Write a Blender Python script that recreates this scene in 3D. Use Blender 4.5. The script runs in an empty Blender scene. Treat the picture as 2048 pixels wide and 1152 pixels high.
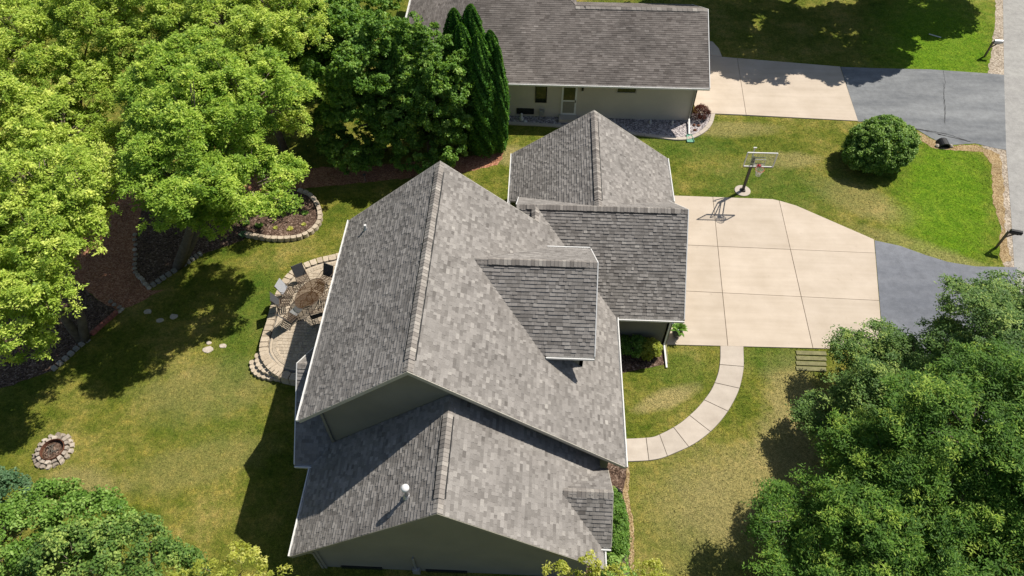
import bpy, math, random
import numpy as np
from mathutils import Vector, Matrix
R = math.radians
scene = bpy.context.scene
# ------------------------------------------------------------------ camera
CH, CF, CPITCH, CYAW = 28.5, 1420.0, R(51.4), R(2.4)
cam_d = bpy.data.cameras.new('camera'); cam = bpy.data.objects.new('camera', cam_d)
scene.collection.objects.link(cam); scene.camera = cam
cam.location = (0, 0, CH); cam.rotation_euler = (R(90) - CPITCH, 0, CYAW)
cam_d.sensor_width = 36; cam_d.lens = CF / 2048 * 36; cam_d.clip_start = .1; cam_d.clip_end = 1000
# ------------------------------------------------------------------ light
SUN = Vector((.60, .43, 1)).normalized()
world = bpy.data.worlds.new('World'); scene.world = world; world.use_nodes = True
nt = world.node_tree; nt.nodes.clear()
sky = nt.nodes.new('ShaderNodeTexSky'); sky.sky_type = 'NISHITA'; sky.sun_disc = False
sky.sun_elevation = math.asin(SUN.z); sky.sun_rotation = math.atan2(SUN.x, SUN.y)
bg = nt.nodes.new('ShaderNodeBackground'); bg.inputs[1].default_value = .075
wo = nt.nodes.new('ShaderNodeOutputWorld')
nt.links.new(sky.outputs[0], bg.inputs[0]); nt.links.new(bg.outputs[0], wo.inputs[0])
sl = bpy.data.lights.new('sun', 'SUN'); sl.energy = 5.0; sl.angle = R(.5); sl.color = (1, .945, .86)
so = bpy.data.objects.new('sun', sl); scene.collection.objects.link(so)
so.rotation_euler = SUN.to_track_quat('Z', 'Y').to_euler(); so.location = (20, 14, 60)
vs = scene.view_settings; vs.view_transform = 'Standard'; vs.look = 'None'; vs.gamma = 1; vs.exposure = .30
# ------------------------------------------------------------------ helpers
_f = np.array([-math.sin(CYAW)*math.cos(CPITCH), math.cos(CYAW)*math.cos(CPITCH), -math.sin(CPITCH)])
_r = np.array([math.cos(CYAW), math.sin(CYAW), 0]); _u = np.cross(_r, _f); _C = np.array([0, 0, CH])
def G(px, py, z=0.0):
    """where a point measured on the photograph meets the level z"""
    d = _f + _r*(px-1024)/CF - _u*(py-576)/CF
    return _C + d*((z-CH)/d[2])
def GP(lst, z=0.0): return [tuple(G(x, y, z)[:2]) for x, y in lst]
rng = np.random.default_rng(7); random.seed(7)
COL = scene.collection
def tag(o, label=None, cat=None, group=None, kind=None):
    if label: o['label'] = label
    if cat: o['category'] = cat
    if group: o['group'] = group
    if kind: o['kind'] = kind
    return o
def thing(name, label, cat, loc=(0, 0, 0), rz=0, group=None, kind=None):
    o = bpy.data.objects.new(name, None); COL.objects.link(o); o.empty_display_size = .2
    o.location = loc; o.rotation_euler = (0, 0, rz)
    return tag(o, label, cat, group, kind)
def link(name, me, parent=None, world_coords=True, **kw):
    o = bpy.data.objects.new(name, me); COL.objects.link(o)
    if parent:
        o.parent = parent
        if world_coords:
            if parent.type == 'EMPTY': o.matrix_parent_inverse = Matrix.Translation(-Vector(parent.location))
    return tag(o, **kw)
def copy_tree(o, parent=None):
    c = o.copy(); COL.objects.link(c)
    if parent: c.parent = parent
    for ch in o.children: copy_tree(ch, c)
    return c
class MB:
    def __init__(s): s.v = []; s.f = []; s.t = []; s.m = []
    def add(s, vs, fs, tint=.5, m=0):
        b = len(s.v); s.v += [tuple(map(float, p)) for p in vs]; s.f += [tuple(i+b for i in f) for f in fs]
        s.t += [tint]*len(fs); s.m += [m]*len(fs); return s
    def box(s, c, size, rz=0, tint=.5, m=0, top=1.0):
        cx, cy, cz = c; a, b, h = [k/2 for k in size]; ca, sa = math.cos(rz), math.sin(rz); vs = []
        for z, k in ((-h, 1), (h, top)):
            for x, y in ((-a, -b), (a, -b), (a, b), (-a, b)):
                x *= k; y *= k; vs.append((cx+x*ca-y*sa, cy+x*sa+y*ca, cz+z))
        return s.add(vs, [(3, 2, 1, 0), (4, 5, 6, 7), (0, 1, 5, 4), (1, 2, 6, 5), (2, 3, 7, 6), (3, 0, 4, 7)], tint, m)
    def bar(s, p, q, w, h=None, tint=.5, m=0):
        p = Vector(p); q = Vector(q); h = h or w; d = (q-p).normalized()
        up = Vector((0, 0, 1)) if abs(d.z) < .95 else Vector((0, 1, 0))
        a = d.cross(up).normalized()*(w/2); b = a.cross(d).normalized()*(h/2)
        vs = [p-a-b, p+a-b, p+a+b, p-a+b, q-a-b, q+a-b, q+a+b, q-a+b]
        return s.add(vs, [(0, 1, 2, 3), (7, 6, 5, 4), (0, 4, 5, 1), (1, 5, 6, 2), (2, 6, 7, 3), (3, 7, 4, 0)], tint, m)
    def tube(s, pts, rad, n=8, tint=.5, m=0, cap=True):
        pts = [Vector(p) for p in pts]; k = len(pts); rad = rad if hasattr(rad, '__len__') else [rad]*k; vs = []; fs = []
        for i, p in enumerate(pts):
            d = (pts[min(i+1, k-1)]-pts[max(i-1, 0)]).normalized()
            up = Vector((0, 0, 1)) if abs(d.z) < .9 else Vector((0, 1, 0))
            a = d.cross(up).normalized(); b = a.cross(d)
            for j in range(n):
                an = 2*math.pi*j/n; vs.append(p+(a*math.cos(an)+b*math.sin(an))*rad[i])
        for i in range(k-1):
            for j in range(n):
                fs.append((i*n+j, i*n+(j+1) % n, (i+1)*n+(j+1) % n, (i+1)*n+j))
        if cap: fs.append(tuple(range(n))[::-1]); fs.append(tuple((k-1)*n+j for j in range(n)))
        return s.add(vs, fs, tint, m)
    def lathe(s, c, prof, n=16, tint=.5, m=0, jit=0):
        vs = []; fs = []
        for r_, z in prof:
            for j in range(n):
                an = 2*math.pi*j/n; q = r_*(1+jit*random.uniform(-1, 1)); vs.append((c[0]+q*math.cos(an), c[1]+q*math.sin(an), c[2]+z))
        for i in range(len(prof)-1):
            for j in range(n): fs.append((i*n+j, i*n+(j+1) % n, (i+1)*n+(j+1) % n, (i+1)*n+j))
        fs.append(tuple(range(n))[::-1]); fs.append(tuple((len(prof)-1)*n+j for j in range(n)))
        return s.add(vs, fs, tint, m)
    def prism(s, poly, z0, z1, tint=.5, m=0, inset=0):
        poly = [(p[0], p[1]) for p in poly]; n = len(poly)
        if sum(poly[i][0]*poly[(i+1) % n][1]-poly[(i+1) % n][0]*poly[i][1] for i in range(n)) < 0: poly = poly[::-1]
        cx = sum(p[0] for p in poly)/n; cy = sum(p[1] for p in poly)/n; top = poly
        if inset:
            top = []
            for x, y in poly:
                L = math.hypot(x-cx, y-cy) or 1; top.append((x-(x-cx)/L*inset, y-(y-cy)/L*inset))
        vs = [(x, y, z0) for x, y in poly]+[(x, y, z1) for x, y in top]
        fs = [tuple(range(n))[::-1], tuple(range(n, 2*n))]+[(i, (i+1) % n, n+(i+1) % n, n+i) for i in range(n)]
        return s.add(vs, fs, tint, m)
    def plate(s, pts, off, tint=.5, m=0):
        """a flat polygon in space thickened by the vector off"""
        n = len(pts); vs = [Vector(p) for p in pts]+[Vector(p)+Vector(off) for p in pts]
        return s.add(vs, [tuple(range(n)), tuple(range(n, 2*n))[::-1]]+[(n+i, n+(i+1) % n, (i+1) % n, i) for i in range(n)], tint, m)
    def mesh(s, name, mats, smooth=False):
        me = bpy.data.meshes.new(name); me.from_pydata(s.v, [], s.f)
        for mt in (mats if isinstance(mats, (list, tuple)) else [mats]): me.materials.append(mt)
        a = me.attributes.new('tint', 'FLOAT', 'FACE'); a.data.foreach_set('value', np.array(s.t, dtype=np.float32))
        me.polygons.foreach_set('material_index', np.array(s.m, dtype=np.int32))
        if smooth: me.polygons.foreach_set('use_smooth', np.ones(len(s.f), dtype=bool))
        me.update(); return me
    def obj(s, name, mats, parent=None, smooth=False, wc=True, **kw): return link(name, s.mesh(name, mats, smooth), parent, wc, **kw)
# ------------------------------------------------------------------ materials
def newmat(name):
    m = bpy.data.materials.new(name); m.use_nodes = True; n = m.node_tree; n.nodes.clear(); return m, n
def N(n, t, **kw):
    x = n.nodes.new(t)
    for k, v in kw.items(): setattr(x, k, v)
    return x
def ramp(n, fac, stops):
    r_ = N(n, 'ShaderNodeValToRGB'); e = r_.color_ramp.elements
    while len(e) < len(stops): e.new(.5)
    for i, (p, c) in enumerate(stops): e[i].position = p; e[i].color = (*c, 1)
    n.links.new(fac, r_.inputs[0]); return r_.outputs[0]
def noise(n, scale, detail=4, rough=.6, vec=None, out=0):
    x = N(n, 'ShaderNodeTexNoise'); x.inputs['Scale'].default_value = scale; x.inputs['Detail'].default_value = detail; x.inputs['Roughness'].default_value = rough
    if vec is not None: n.links.new(vec, x.inputs['Vector'])
    return x.outputs[out]
def mixc(n, fac, a, b, mode='MIX'):
    x = N(n, 'ShaderNodeMix', data_type='RGBA', blend_type=mode)
    for sock, v in ((x.inputs[0], fac), (x.inputs[6], a), (x.inputs[7], b)):
        if isinstance(v, (int, float)): sock.default_value = v
        elif isinstance(v, tuple): sock.default_value = (*v, 1)
        else: n.links.new(v, sock)
    return x.outputs[2]
def mth(n, op, a, b=None, c=None, clamp=False):
    x = N(n, 'ShaderNodeMath', operation=op, use_clamp=clamp)
    for i, v in enumerate((a, b, c)):
        if v is None: continue
        if isinstance(v, (int, float)): x.inputs[i].default_value = v
        else: n.links.new(v, x.inputs[i])
    return x.outputs[0]
def pos(n): return N(n, 'ShaderNodeNewGeometry').outputs['Position']
def attr(n, a='tint'): x = N(n, 'ShaderNodeAttribute', attribute_name=a); return x.outputs['Fac']
def finish(m, n, col, rough=.8, bump=None, strength=.3, dist=.02, spec=.3, metal=0):
    b = N(n, 'ShaderNodeBsdfPrincipled'); o = N(n, 'ShaderNodeOutputMaterial')
    if isinstance(col, tuple): b.inputs['Base Color'].default_value = (*col, 1)
    else: n.links.new(col, b.inputs['Base Color'])
    if isinstance(rough, (int, float)): b.inputs['Roughness'].default_value = rough
    else: n.links.new(rough, b.inputs['Roughness'])
    b.inputs['Specular IOR Level'].default_value = spec; b.inputs['Metallic'].default_value = metal
    if bump is not None:
        bp = N(n, 'ShaderNodeBump'); bp.inputs['Strength'].default_value = strength; bp.inputs['Distance'].default_value = dist
        n.links.new(bump, bp.inputs['Height']); n.links.new(bp.outputs[0], b.inputs['Normal'])
    n.links.new(b.outputs[0], o.inputs[0]); return m
def simple(name, col, rough=.6, var=.15, scale=6, spec=.3, metal=0, bump=.1, fine=60):
    m, n = newmat(name); P = pos(n)
    a = noise(n, scale, 5, .6, P); lo = tuple(c*(1-var) for c in col); hi = tuple(min(1, c*(1+var)) for c in col)
    c = ramp(n, a, [(.3, lo), (.7, hi)]); return finish(m, n, c, rough, noise(n, fine, 3, .6, P), bump, .01, spec, metal)
def shingle_mat(name, stops, stain=.25):
    m, n = newmat(name); P = pos(n)
    c = ramp(n, attr(n), stops)
    s = noise(n, .55, 5, .65, P); st = ramp(n, s, [(.3, (1-stain,)*3), (.65, (1.06,)*3)])
    c = mixc(n, 1, c, st, 'MULTIPLY')
    g = noise(n, 70, 2, .7, P); gr = ramp(n, g, [(.32, (.72,)*3), (.68, (1.26,)*3)])
    c = mixc(n, 1, c, gr, 'MULTIPLY')
    return finish(m, n, c, .9, g, .5, .006, .25)
M = {}
M['shingle'] = shingle_mat('shingle', [(0, (.125, .113, .102)), (.35, (.20, .184, .167)), (.65, (.275, .255, .233)), (1, (.37, .345, .31))], .18)
M['shingle_n'] = shingle_mat('old_shingle', [(0, (.10, .085, .075)), (.4, (.17, .149, .133)), (1, (.29, .26, .235))], .35)
M['ridge'] = shingle_mat('ridge_shingle', [(0, (.15, .133, .118)), (.5, (.25, .225, .20)), (1, (.36, .33, .29))], .12)
M['felt'] = simple('roof_felt', (.05, .047, .045), .95)
M['white'] = simple('white_paint', (.69, .68, .65), .45, .06, 3, bump=.02)
M['almond'] = simple('almond_trim', (.42, .39, .33), .6, .08, 3, bump=.03)
M['siding'] = simple('taupe_siding', (.20, .19, .148), .8, .08, .8, bump=.15, fine=30)
M['soffit'] = simple('soffit_paint', (.30, .29, .25), .7, .06, 2, bump=.03)
M['siding_n'] = simple('neighbour_siding', (.52, .47, .39), .8, .07, .7, bump=.15, fine=30)
M['dark_metal'] = simple('dark_metal', (.03, .028, .026), .45, .2, 8, .5)
M['grey_metal'] = simple('galvanised_metal', (.42, .42, .42), .4, .12, 9, .5, .6, bump=.03)
M['black'] = simple('black_plastic', (.015, .015, .015), .5)
M['sling'] = simple('charcoal_sling', (.06, .062, .066), .8, .12, 20, bump=.2, fine=200)
M['sling_pale'] = simple('pale_sling', (.36, .37, .39), .8, .1, 20)
M['slat'] = simple('bronze_slat', (.10, .07, .048), .5, .2, 12, .5)
M['bark'] = simple('bark', (.13, .11, .088), .95, .35, 5, bump=.8, fine=14)
M['twig'] = simple('twig', (.20, .16, .12), .9, .3, 8)
M['wood'] = simple('weathered_wood', (.19, .18, .085), .9, .25, 7, bump=.4, fine=40)
M['red'] = simple('red_paint', (.55, .05, .06), .5)
M['orange'] = simple('orange_rim', (.6, .13, .04), .5)
M['net'] = simple('white_net', (.75, .72, .66), .9)
M['green_plastic'] = simple('green_plastic', (.13, .32, .22), .5, .2, 20)
M['ceramic'] = simple('grey_glazed_pot', (.07, .08, .08), .3, .3, 7, .6)
M['rust'] = simple('rusty_iron', (.14, .06, .035), .85, .4, 12)
M['brick'] = simple('red_brick', (.34, .12, .085), .9, .25, 9, bump=.4, fine=70)
M['statue'] = simple('cast_stone', (.55, .54, .5), .8, .2, 15)
M['door'] = simple('door_paint', (.26, .24, .19), .6, .06)
def glass_mat(name, col, alpha, rough=.05):
    m, n = newmat(name); b = N(n, 'ShaderNodeBsdfPrincipled'); o = N(n, 'ShaderNodeOutputMaterial'); t = N(n, 'ShaderNodeBsdfTransparent'); x = N(n, 'ShaderNodeMixShader')
    b.inputs['Base Color'].default_value = (*col, 1); b.inputs['Roughness'].default_value = rough; b.inputs['Specular IOR Level'].default_value = .6
    t.inputs[0].default_value = (1, 1, 1, 1); x.inputs[0].default_value = alpha
    n.links.new(t.outputs[0], x.inputs[1]); n.links.new(b.outputs[0], x.inputs[2]); n.links.new(x.outputs[0], o.inputs[0]); return m
M['glass'] = glass_mat('window_glass', (.02, .025, .02), 1)
M['board'] = glass_mat('clear_board', (.5, .6, .5), .10)
M['bronze_glass'] = glass_mat('bronze_glass', (.07, .035, .016), .42)
def block_mat(name, stops, sc=14):
    m, n = newmat(name); P = pos(n); c = ramp(n, attr(n), stops)
    g = noise(n, sc, 6, .7, P); c = mixc(n, 1, c, ramp(n, g, [(.3, (.72,)*3), (.7, (1.2,)*3)]), 'MULTIPLY')
    return finish(m, n, c, .92, g, .5, .02, .2)
M['block'] = block_mat('tan_block', [(0, (.42, .345, .255)), (1, (.53, .445, .34))])
M['greyblock'] = block_mat('grey_block', [(0, (.22, .20, .17)), (1, (.38, .35, .30))])
M['paver'] = block_mat('patio_paver', [(0, (.38, .315, .235)), (.6, (.45, .38, .29)), (1, (.50, .42, .32))])
M['stone'] = block_mat('field_stone', [(0, (.24, .20, .16)), (1, (.52, .45, .37))], 9)
def concrete_mat(name, a, b, sc=.7):
    m, n = newmat(name); P = pos(n)
    c = ramp(n, noise(n, sc, 6, .6, P), [(.3, a), (.7, b)])
    c = mixc(n, 1, c, ramp(n, attr(n), [(0, (.92, .925, .93)), (1, (1.04,)*3)]), 'MULTIPLY')
    f = noise(n, 45, 4, .7, P); c = mixc(n, 1, c, ramp(n, f, [(.3, (.93,)*3), (.7, (1.05,)*3)]), 'MULTIPLY')
    mp = N(n, 'ShaderNodeMapping'); mp.inputs['Scale'].default_value = (.16, 2.2, 1); n.links.new(P, mp.inputs[0])
    c = mixc(n, 1, c, ramp(n, noise(n, 1.0, 5, .6, mp.outputs[0]), [(.36, (.945, .94, .935)), (.6, (1.02,)*3)]), 'MULTIPLY')
    v = N(n, 'ShaderNodeTexNoise'); v.inputs['Scale'].default_value = 3.1; v.inputs['Detail'].default_value = 2; n.links.new(P, v.inputs['Vector'])
    c = mixc(n, ramp(n, v.outputs[0], [(.68, (0,)*3), (.78, (.35,)*3)]), c, tuple(k*.72 for k in a))
    return finish(m, n, c, .9, f, .15, .01, .2)
M['concrete'] = concrete_mat('driveway_concrete', (.48, .40, .31), (.56, .475, .38))
M['walk'] = concrete_mat('walkway_concrete', (.44, .38, .315), (.53, .465, .39), 1.5)
def asphalt_mat(name, a, b, sc=.5, streak=True):
    m, n = newmat(name); P = pos(n); mp = N(n, 'ShaderNodeMapping'); mp.inputs['Scale'].default_value = (.35, 1.3, 1); n.links.new(P, mp.inputs[0])
    c = ramp(n, noise(n, sc, 7, .62, mp.outputs[0]), [(.32, a), (.68, b)])
    f = noise(n, 55, 4, .75, P); c = mixc(n, 1, c, ramp(n, f, [(.3, (.78,)*3), (.7, (1.22,)*3)]), 'MULTIPLY')
    c = mixc(n, 1, c, ramp(n, noise(n, 2.2, 6, .75, P), [(.34, (.84,)*3), (.62, (1.1,)*3)]), 'MULTIPLY')
    return finish(m, n, c, .88, f, .4, .01, .25)
M['asphalt'] = asphalt_mat('drive_asphalt', (.122, .13, .148), (.20, .208, .226))
M['asphalt_n'] = asphalt_mat('neighbour_asphalt', (.11, .116, .124), (.235, .242, .242), .45)
M['road'] = asphalt_mat('road_asphalt', (.27, .26, .245), (.335, .325, .30), .4)
M['crack'] = simple('crack_tar', (.035, .035, .035), .8)
def speckle(name, stops, scale, big=(.8, 1.15), bump=.8, bsc=.9):
    m, n = newmat(name); P = pos(n); v = N(n, 'ShaderNodeTexVoronoi'); v.inputs['Scale'].default_value = scale; n.links.new(P, v.inputs['Vector'])
    sp = N(n, 'ShaderNodeSeparateColor'); n.links.new(v.outputs['Color'], sp.inputs[0])
    c = ramp(n, sp.outputs[0], stops)
    c = mixc(n, 1, c, ramp(n, noise(n, bsc, 5, .6, P), [(.3, (big[0],)*3), (.7, (big[1],)*3)]), 'MULTIPLY')
    return finish(m, n, c, .95, v.outputs['Distance'], bump, .04, .1)
M['mulch'] = speckle('brown_mulch', [(0, (.045, .028, .02)), (.5, (.11, .07, .05)), (.85, (.17, .115, .085)), (1, (.3, .22, .17))], 16)
M['redmulch'] = speckle('red_mulch', [(0, (.22, .095, .055)), (.6, (.40, .185, .11)), (1, (.52, .29, .18))], 16)
M['gravel'] = speckle('purple_gravel', [(0, (.13, .115, .12)), (.5, (.30, .265, .265)), (1, (.60, .54, .52))], 13, bump=1)
M['roadside'] = speckle('road_gravel', [(0, (.22, .18, .13)), (.5, (.38, .31, .235)), (1, (.52, .45, .36))], 12, (.75, 1.15))
M['straw'] = speckle('dead_straw', [(0, (.20, .13, .06)), (.5, (.34, .24, .12)), (1, (.46, .35, .20))], 18, (.75, 1.15))
# lawn
def lawn_mat():
    m, n = newmat('lawn'); P = pos(n)
    def ell(cx, cy, rx, ry, ang=0, soft=.6):
        mp = N(n, 'ShaderNodeMapping', vector_type='TEXTURE'); mp.inputs['Location'].default_value = (cx, cy, 0); mp.inputs['Rotation'].default_value = (0, 0, R(ang)); mp.inputs['Scale'].default_value = (rx, ry, 1000)
        n.links.new(P, mp.inputs[0]); l = N(n, 'ShaderNodeVectorMath', operation='LENGTH'); n.links.new(mp.outputs[0], l.inputs[0])
        d = mth(n, 'ADD', l.outputs['Value'], mth(n, 'MULTIPLY', mth(n, 'SUBTRACT', noise(n, 1.3, 4, .65, P), .5), 1.1))
        x = N(n, 'ShaderNodeMapRange'); x.inputs['From Min'].default_value = 1+soft/2; x.inputs['From Max'].default_value = 1-soft/2; n.links.new(d, x.inputs[0]); return x.outputs[0]
    base = ramp(n, noise(n, .33, 6, .66, P), [(.30, (.068, .096, .012)), (.44, (.118, .13, .02)), (.56, (.185, .168, .04)), (.72, (.275, .218, .078))])
    mid = ramp(n, noise(n, 1.9, 5, .7, P), [(.35, (.58, .74, .5)), (.52, (1, 1, 1)), (.68, (1.5, 1.28, 1.3))])
    c = mixc(n, .85, base, mid, 'MULTIPLY')
    gr = (.105, .195, .008)
    for e in ((23.6, 30.2, 2.7, 6.2, -20), (28.5, 46.5, 4.0, 7.0, -20)): c = mixc(n, mth(n, 'MULTIPLY', ell(*e, .9), .85), c, mixc(n, .7, gr, mid, 'MULTIPLY'))
    tan = (.30, .235, .115)
    for e, a in (((6.4, 16.6, 1.5, .45, 25), .8), ((12.2, 16.6, 1.2, 2.6, 0), .65), ((9.5, 12.2, 3.4, 2.0, 20), .6), ((11.5, 14.5, 1.4, 1.6, 0), .6), ((7, 11, 2.2, 3, 0), .3),
                 ((-14.8, 16.2, 3.0, 1.6, 10), .35), ((-18.6, 11.2, 1.6, 1.0, 0), .55), ((-14, 12.5, 3, 1, 20), .3), ((15, 33.2, 2.0, .7, 5), .55), ((18.5, 30, 2.6, 1.2, -30), .4), ((-1.4, 33.0, 1.0, .8, 0), .75),
                 ((20.6, 26.3, 3.2, .8, -25), .4), ((12, 36, 3, .7, 3), .5), ((22.4, 25.6, 1.5, .5, -15), .3)):
        c = mixc(n, mth(n, 'MULTIPLY', ell(*e), a), c, tan)
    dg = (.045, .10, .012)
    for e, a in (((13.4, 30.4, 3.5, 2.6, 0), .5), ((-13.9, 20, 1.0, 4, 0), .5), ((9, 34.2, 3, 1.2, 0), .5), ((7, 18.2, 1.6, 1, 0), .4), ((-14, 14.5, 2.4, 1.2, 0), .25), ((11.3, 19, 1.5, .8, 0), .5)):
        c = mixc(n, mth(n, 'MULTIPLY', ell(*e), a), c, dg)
    f1 = noise(n, 7, 6, .85, P); f2 = noise(n, 30, 3, .7, P)
    c = mixc(n, 1, c, ramp(n, f1, [(.32, (.5, .58, .48)), (.5, (1.0, 1.02, .95)), (.68, (1.65, 1.58, 1.5))]), 'MULTIPLY')
    c = mixc(n, 1, c, ramp(n, f2, [(.36, (.5,)*3), (.64, (1.6,)*3)]), 'MULTIPLY')
    c = mixc(n, 1, c, ramp(n, attr(n), [(0, (.6, .66, .55)), (.5, (1.1, 1.14, 1.05)), (1, (1.7, 1.7, 1.6))]), 'MULTIPLY')
    h = mth(n, 'ADD', mth(n, 'MULTIPLY', f1, 1.0), f2)
    return finish(m, n, c, .95, h, .9, .06, .1)
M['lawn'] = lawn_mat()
def leaf_mat(name, stops, trans=.42, rough=.55, tcol=None):
    m, n = newmat(name); c = ramp(n, attr(n), stops)
    d = N(n, 'ShaderNodeBsdfPrincipled'); d.inputs['Roughness'].default_value = rough; d.inputs['Specular IOR Level'].default_value = .3
    t = N(n, 'ShaderNodeBsdfTranslucent'); x = N(n, 'ShaderNodeMixShader'); x.inputs[0].default_value = trans; o = N(n, 'ShaderNodeOutputMaterial')
    n.links.new(c, d.inputs['Base Color']); n.links.new(mixc(n, 1, c, tcol or (1.25, 1.15, .45), 'MULTIPLY'), t.inputs[0])
    n.links.new(d.outputs[0], x.inputs[1]); n.links.new(t.outputs[0], x.inputs[2]); n.links.new(x.outputs[0], o.inputs[0]); return m
M['leaf_yellow'] = leaf_mat('yellow_green_leaf', [(0, (.14, .245, .028)), (.5, (.36, .50, .06)), (1, (.72, .80, .18))], .34, tcol=(1.2, 1.1, .5))
M['leaf_maple'] = leaf_mat('maple_leaf', [(0, (.12, .24, .026)), (.5, (.28, .43, .045)), (1, (.60, .72, .13))], .34, tcol=(1.2, 1.15, .5))
M['leaf_dark'] = leaf_mat('dark_leaf', [(0, (.08, .18, .028)), (.6, (.18, .34, .05)), (1, (.36, .52, .12))], .38)
M['leaf_cedar'] = leaf_mat('cedar_leaf', [(0, (.035, .115, .014)), (.6, (.09, .24, .026)), (1, (.24, .46, .06))], .35, .7)
M['leaf_locust'] = leaf_mat('locust_leaf', [(0, (.035, .10, .01)), (.6, (.105, .225, .02)), (1, (.33, .45, .06))], .3, .65)
M['leaf_grey'] = leaf_mat('grey_green_leaf', [(0, (.045, .105, .02)), (.6, (.125, .23, .042)), (1, (.35, .45, .10))], .26, .6)
M['leaf_blue'] = leaf_mat('blue_green_leaf', [(0, (.04, .10, .05)), (.6, (.08, .17, .07)), (1, (.17, .28, .14))], .3)
M['leaf_lime'] = leaf_mat('lime_leaf', [(0, (.30, .36, .05)), (.6, (.52, .56, .10)), (1, (.75, .74, .25))], .5)
M['leaf_bush'] = leaf_mat('bush_leaf', [(0, (.07, .16, .018)), (.6, (.14, .27, .035)), (1, (.30, .45, .10))], .3)
M['leaf_red'] = leaf_mat('barberry_leaf', [(0, (.06, .018, .012)), (.6, (.14, .045, .03)), (1, (.25, .11, .07))], .3, .6, (1.2, .8, .7))
# ------------------------------------------------------------------ ground, drives, paths
def sheet(name, poly, z, mat, parent=None, **kw):
    mb = MB(); n = len(poly); p = list(poly)
    if sum(p[i][0]*p[(i+1) % n][1]-p[(i+1) % n][0]*p[i][1] for i in range(n)) < 0: p = p[::-1]
    mb.add([(x, y, z) for x, y in p], [tuple(range(n))]); return mb.obj(name, mat, parent, **kw)
def wob(poly, amp=.05, step=.25, seed=1):
    rr = random.Random(seed); out = []
    for i in range(len(poly)):
        a = poly[i]; b = poly[(i+1) % len(poly)]; k = max(1, int(math.dist(a, b)/step))
        for j in range(k):
            t = j/k; out.append((a[0]+(b[0]-a[0])*t+rr.uniform(-amp, amp), a[1]+(b[1]-a[1])*t+rr.uniform(-amp, amp)))
    return out
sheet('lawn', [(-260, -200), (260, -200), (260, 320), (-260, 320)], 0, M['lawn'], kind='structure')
rd = GP([(2005, -60), (2008, 150), (2012, 300), (2022, 430), (2030, 560)])
rd = [(rd[0][0]+15, rd[0][1]+41)]+rd+[(rd[-1][0]-2.6, rd[-1][1]-9), (rd[-1][0]-6, rd[-1][1]-30)]
sheet('road', rd+[(x+7.2, y-1.2) for x, y in rd[::-1]], .012, M['road'], kind='structure')
sh_l = GP([(1992, -60), (1990, 40), (1982, 110), (1975, 148), (1985, 165), (1990, 250), (1992, 285), (1960, 292), (1995, 310), (1992, 380), (2000, 440), (2003, 500), (2005, 528), (2034, 560)])
sheet('road_shoulder', wob(sh_l+[(x+.6, y) for x, y in rd[1:6][::-1]], .06, .3, 3), .004, M['roadside'], kind='structure')
st = GP([(1830, 262), (1860, 276), (1880, 288), (1905, 292), (1950, 288), (2000, 310), (2006, 350), (2012, 470), (2022, 522), (2006, 526), (1998, 500), (2003, 460), (1985, 400), (1984, 330), (1965, 305), (1900, 300), (1870, 298), (1840, 280)])
sheet('dry_verge', wob(st, .07, .25, 5), .008, M['straw'], kind='structure')
def slabs(root, polys, z0, z1, mat, name='slab', gap=.012):
    for k, p in enumerate(polys):
        cx = sum(q[0] for q in p)/len(p); cy = sum(q[1] for q in p)/len(p); q2 = []
        for x, y in p:
            L = math.hypot(x-cx, y-cy); q2.append((x-(x-cx)/L*gap*1.4, y-(y-cy)/L*gap*1.4))
        MB().prism(q2, z0, z1, tint=random.random(), inset=.012).obj(name, mat, root)
drv = tag(sheet('driveway', GP([(1325, 391), (1545, 399), (1592, 412), (1748, 480), (1766, 701), (1322, 690)]), .010, M['crack']), kind='structure')
def LI(a, b, c, d):
    x1, y1 = a; x2, y2 = b; x3, y3 = c; x4, y4 = d; D = (x1-x2)*(y3-y4)-(y1-y2)*(x3-x4)
    return (((x1*y2-y1*x2)*(x3-x4)-(x1-x2)*(x3*y4-y3*x4))/D, ((x1*y2-y1*x2)*(y3-y4)-(y1-y2)*(x3*y4-y3*x4))/D)
top_ = [(1325, 391), (1545, 399)]; bot = [(1322, 690), (1766, 701)]; h1 = [(1372, 491), (1747, 507)]; h2 = [(1370, 583), (1757, 602)]
vA = [(1425, 392), (1455, 690)]; vB = [(1558, 402), (1626, 700)]; L0 = [(1325, 391), (1322, 690)]; RR = [(1748, 480), (1766, 701)]
I = lambda a, b: LI(*a, *b)
P9 = [[(1325, 391), I(vA, top_), I(vA, h1), I(L0, h1)], [I(vA, top_), (1545, 399), (1558, 402), I(vB, h1), I(vA, h1)], [(1558, 402), (1592, 412), (1748, 480), I(RR, h1), I(vB, h1)]]
for a, b in ((h1, h2), (h2, bot)):
    P9 += [[I(L0, a), I(vA, a), I(vA, b), I(L0, b)], [I(vA, a), I(vB, a), I(vB, b), I(vA, b)], [I(vB, a), I(RR, a), I(RR, b), I(vB, b)]]
slabs(drv, [GP(p) for p in P9], .012, .045, M['concrete'], 'concrete_slab', .006)
def spl(pts, n):
    """smooth curve through pts, n samples"""
    P = [Vector((*p[:2], 0)) for p in pts]; P = [P[0]*2-P[1]]+P+[P[-1]*2-P[-2]]; out = []; k = len(P)-3
    for i in range(n):
        t = i/(n-1)*k; s = min(int(t), k-1); t -= s; a, b, c, d = P[s:s+4]
        q = .5*((2*b)+(c-a)*t+(2*a-5*b+4*c-d)*t*t+(3*b-a-3*c+d)*t**3); out.append((q.x, q.y))
    return out
wo_ = spl(GP([(1487, 692), (1487, 740), (1474, 790), (1442, 842), (1397, 883), (1345, 909), (1305, 921), (1235, 925)]), 41)
wi_ = spl(GP([(1440, 692), (1438, 735), (1424, 776), (1396, 814), (1360, 846), (1325, 866), (1298, 875), (1235, 878)]), 41)
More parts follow.
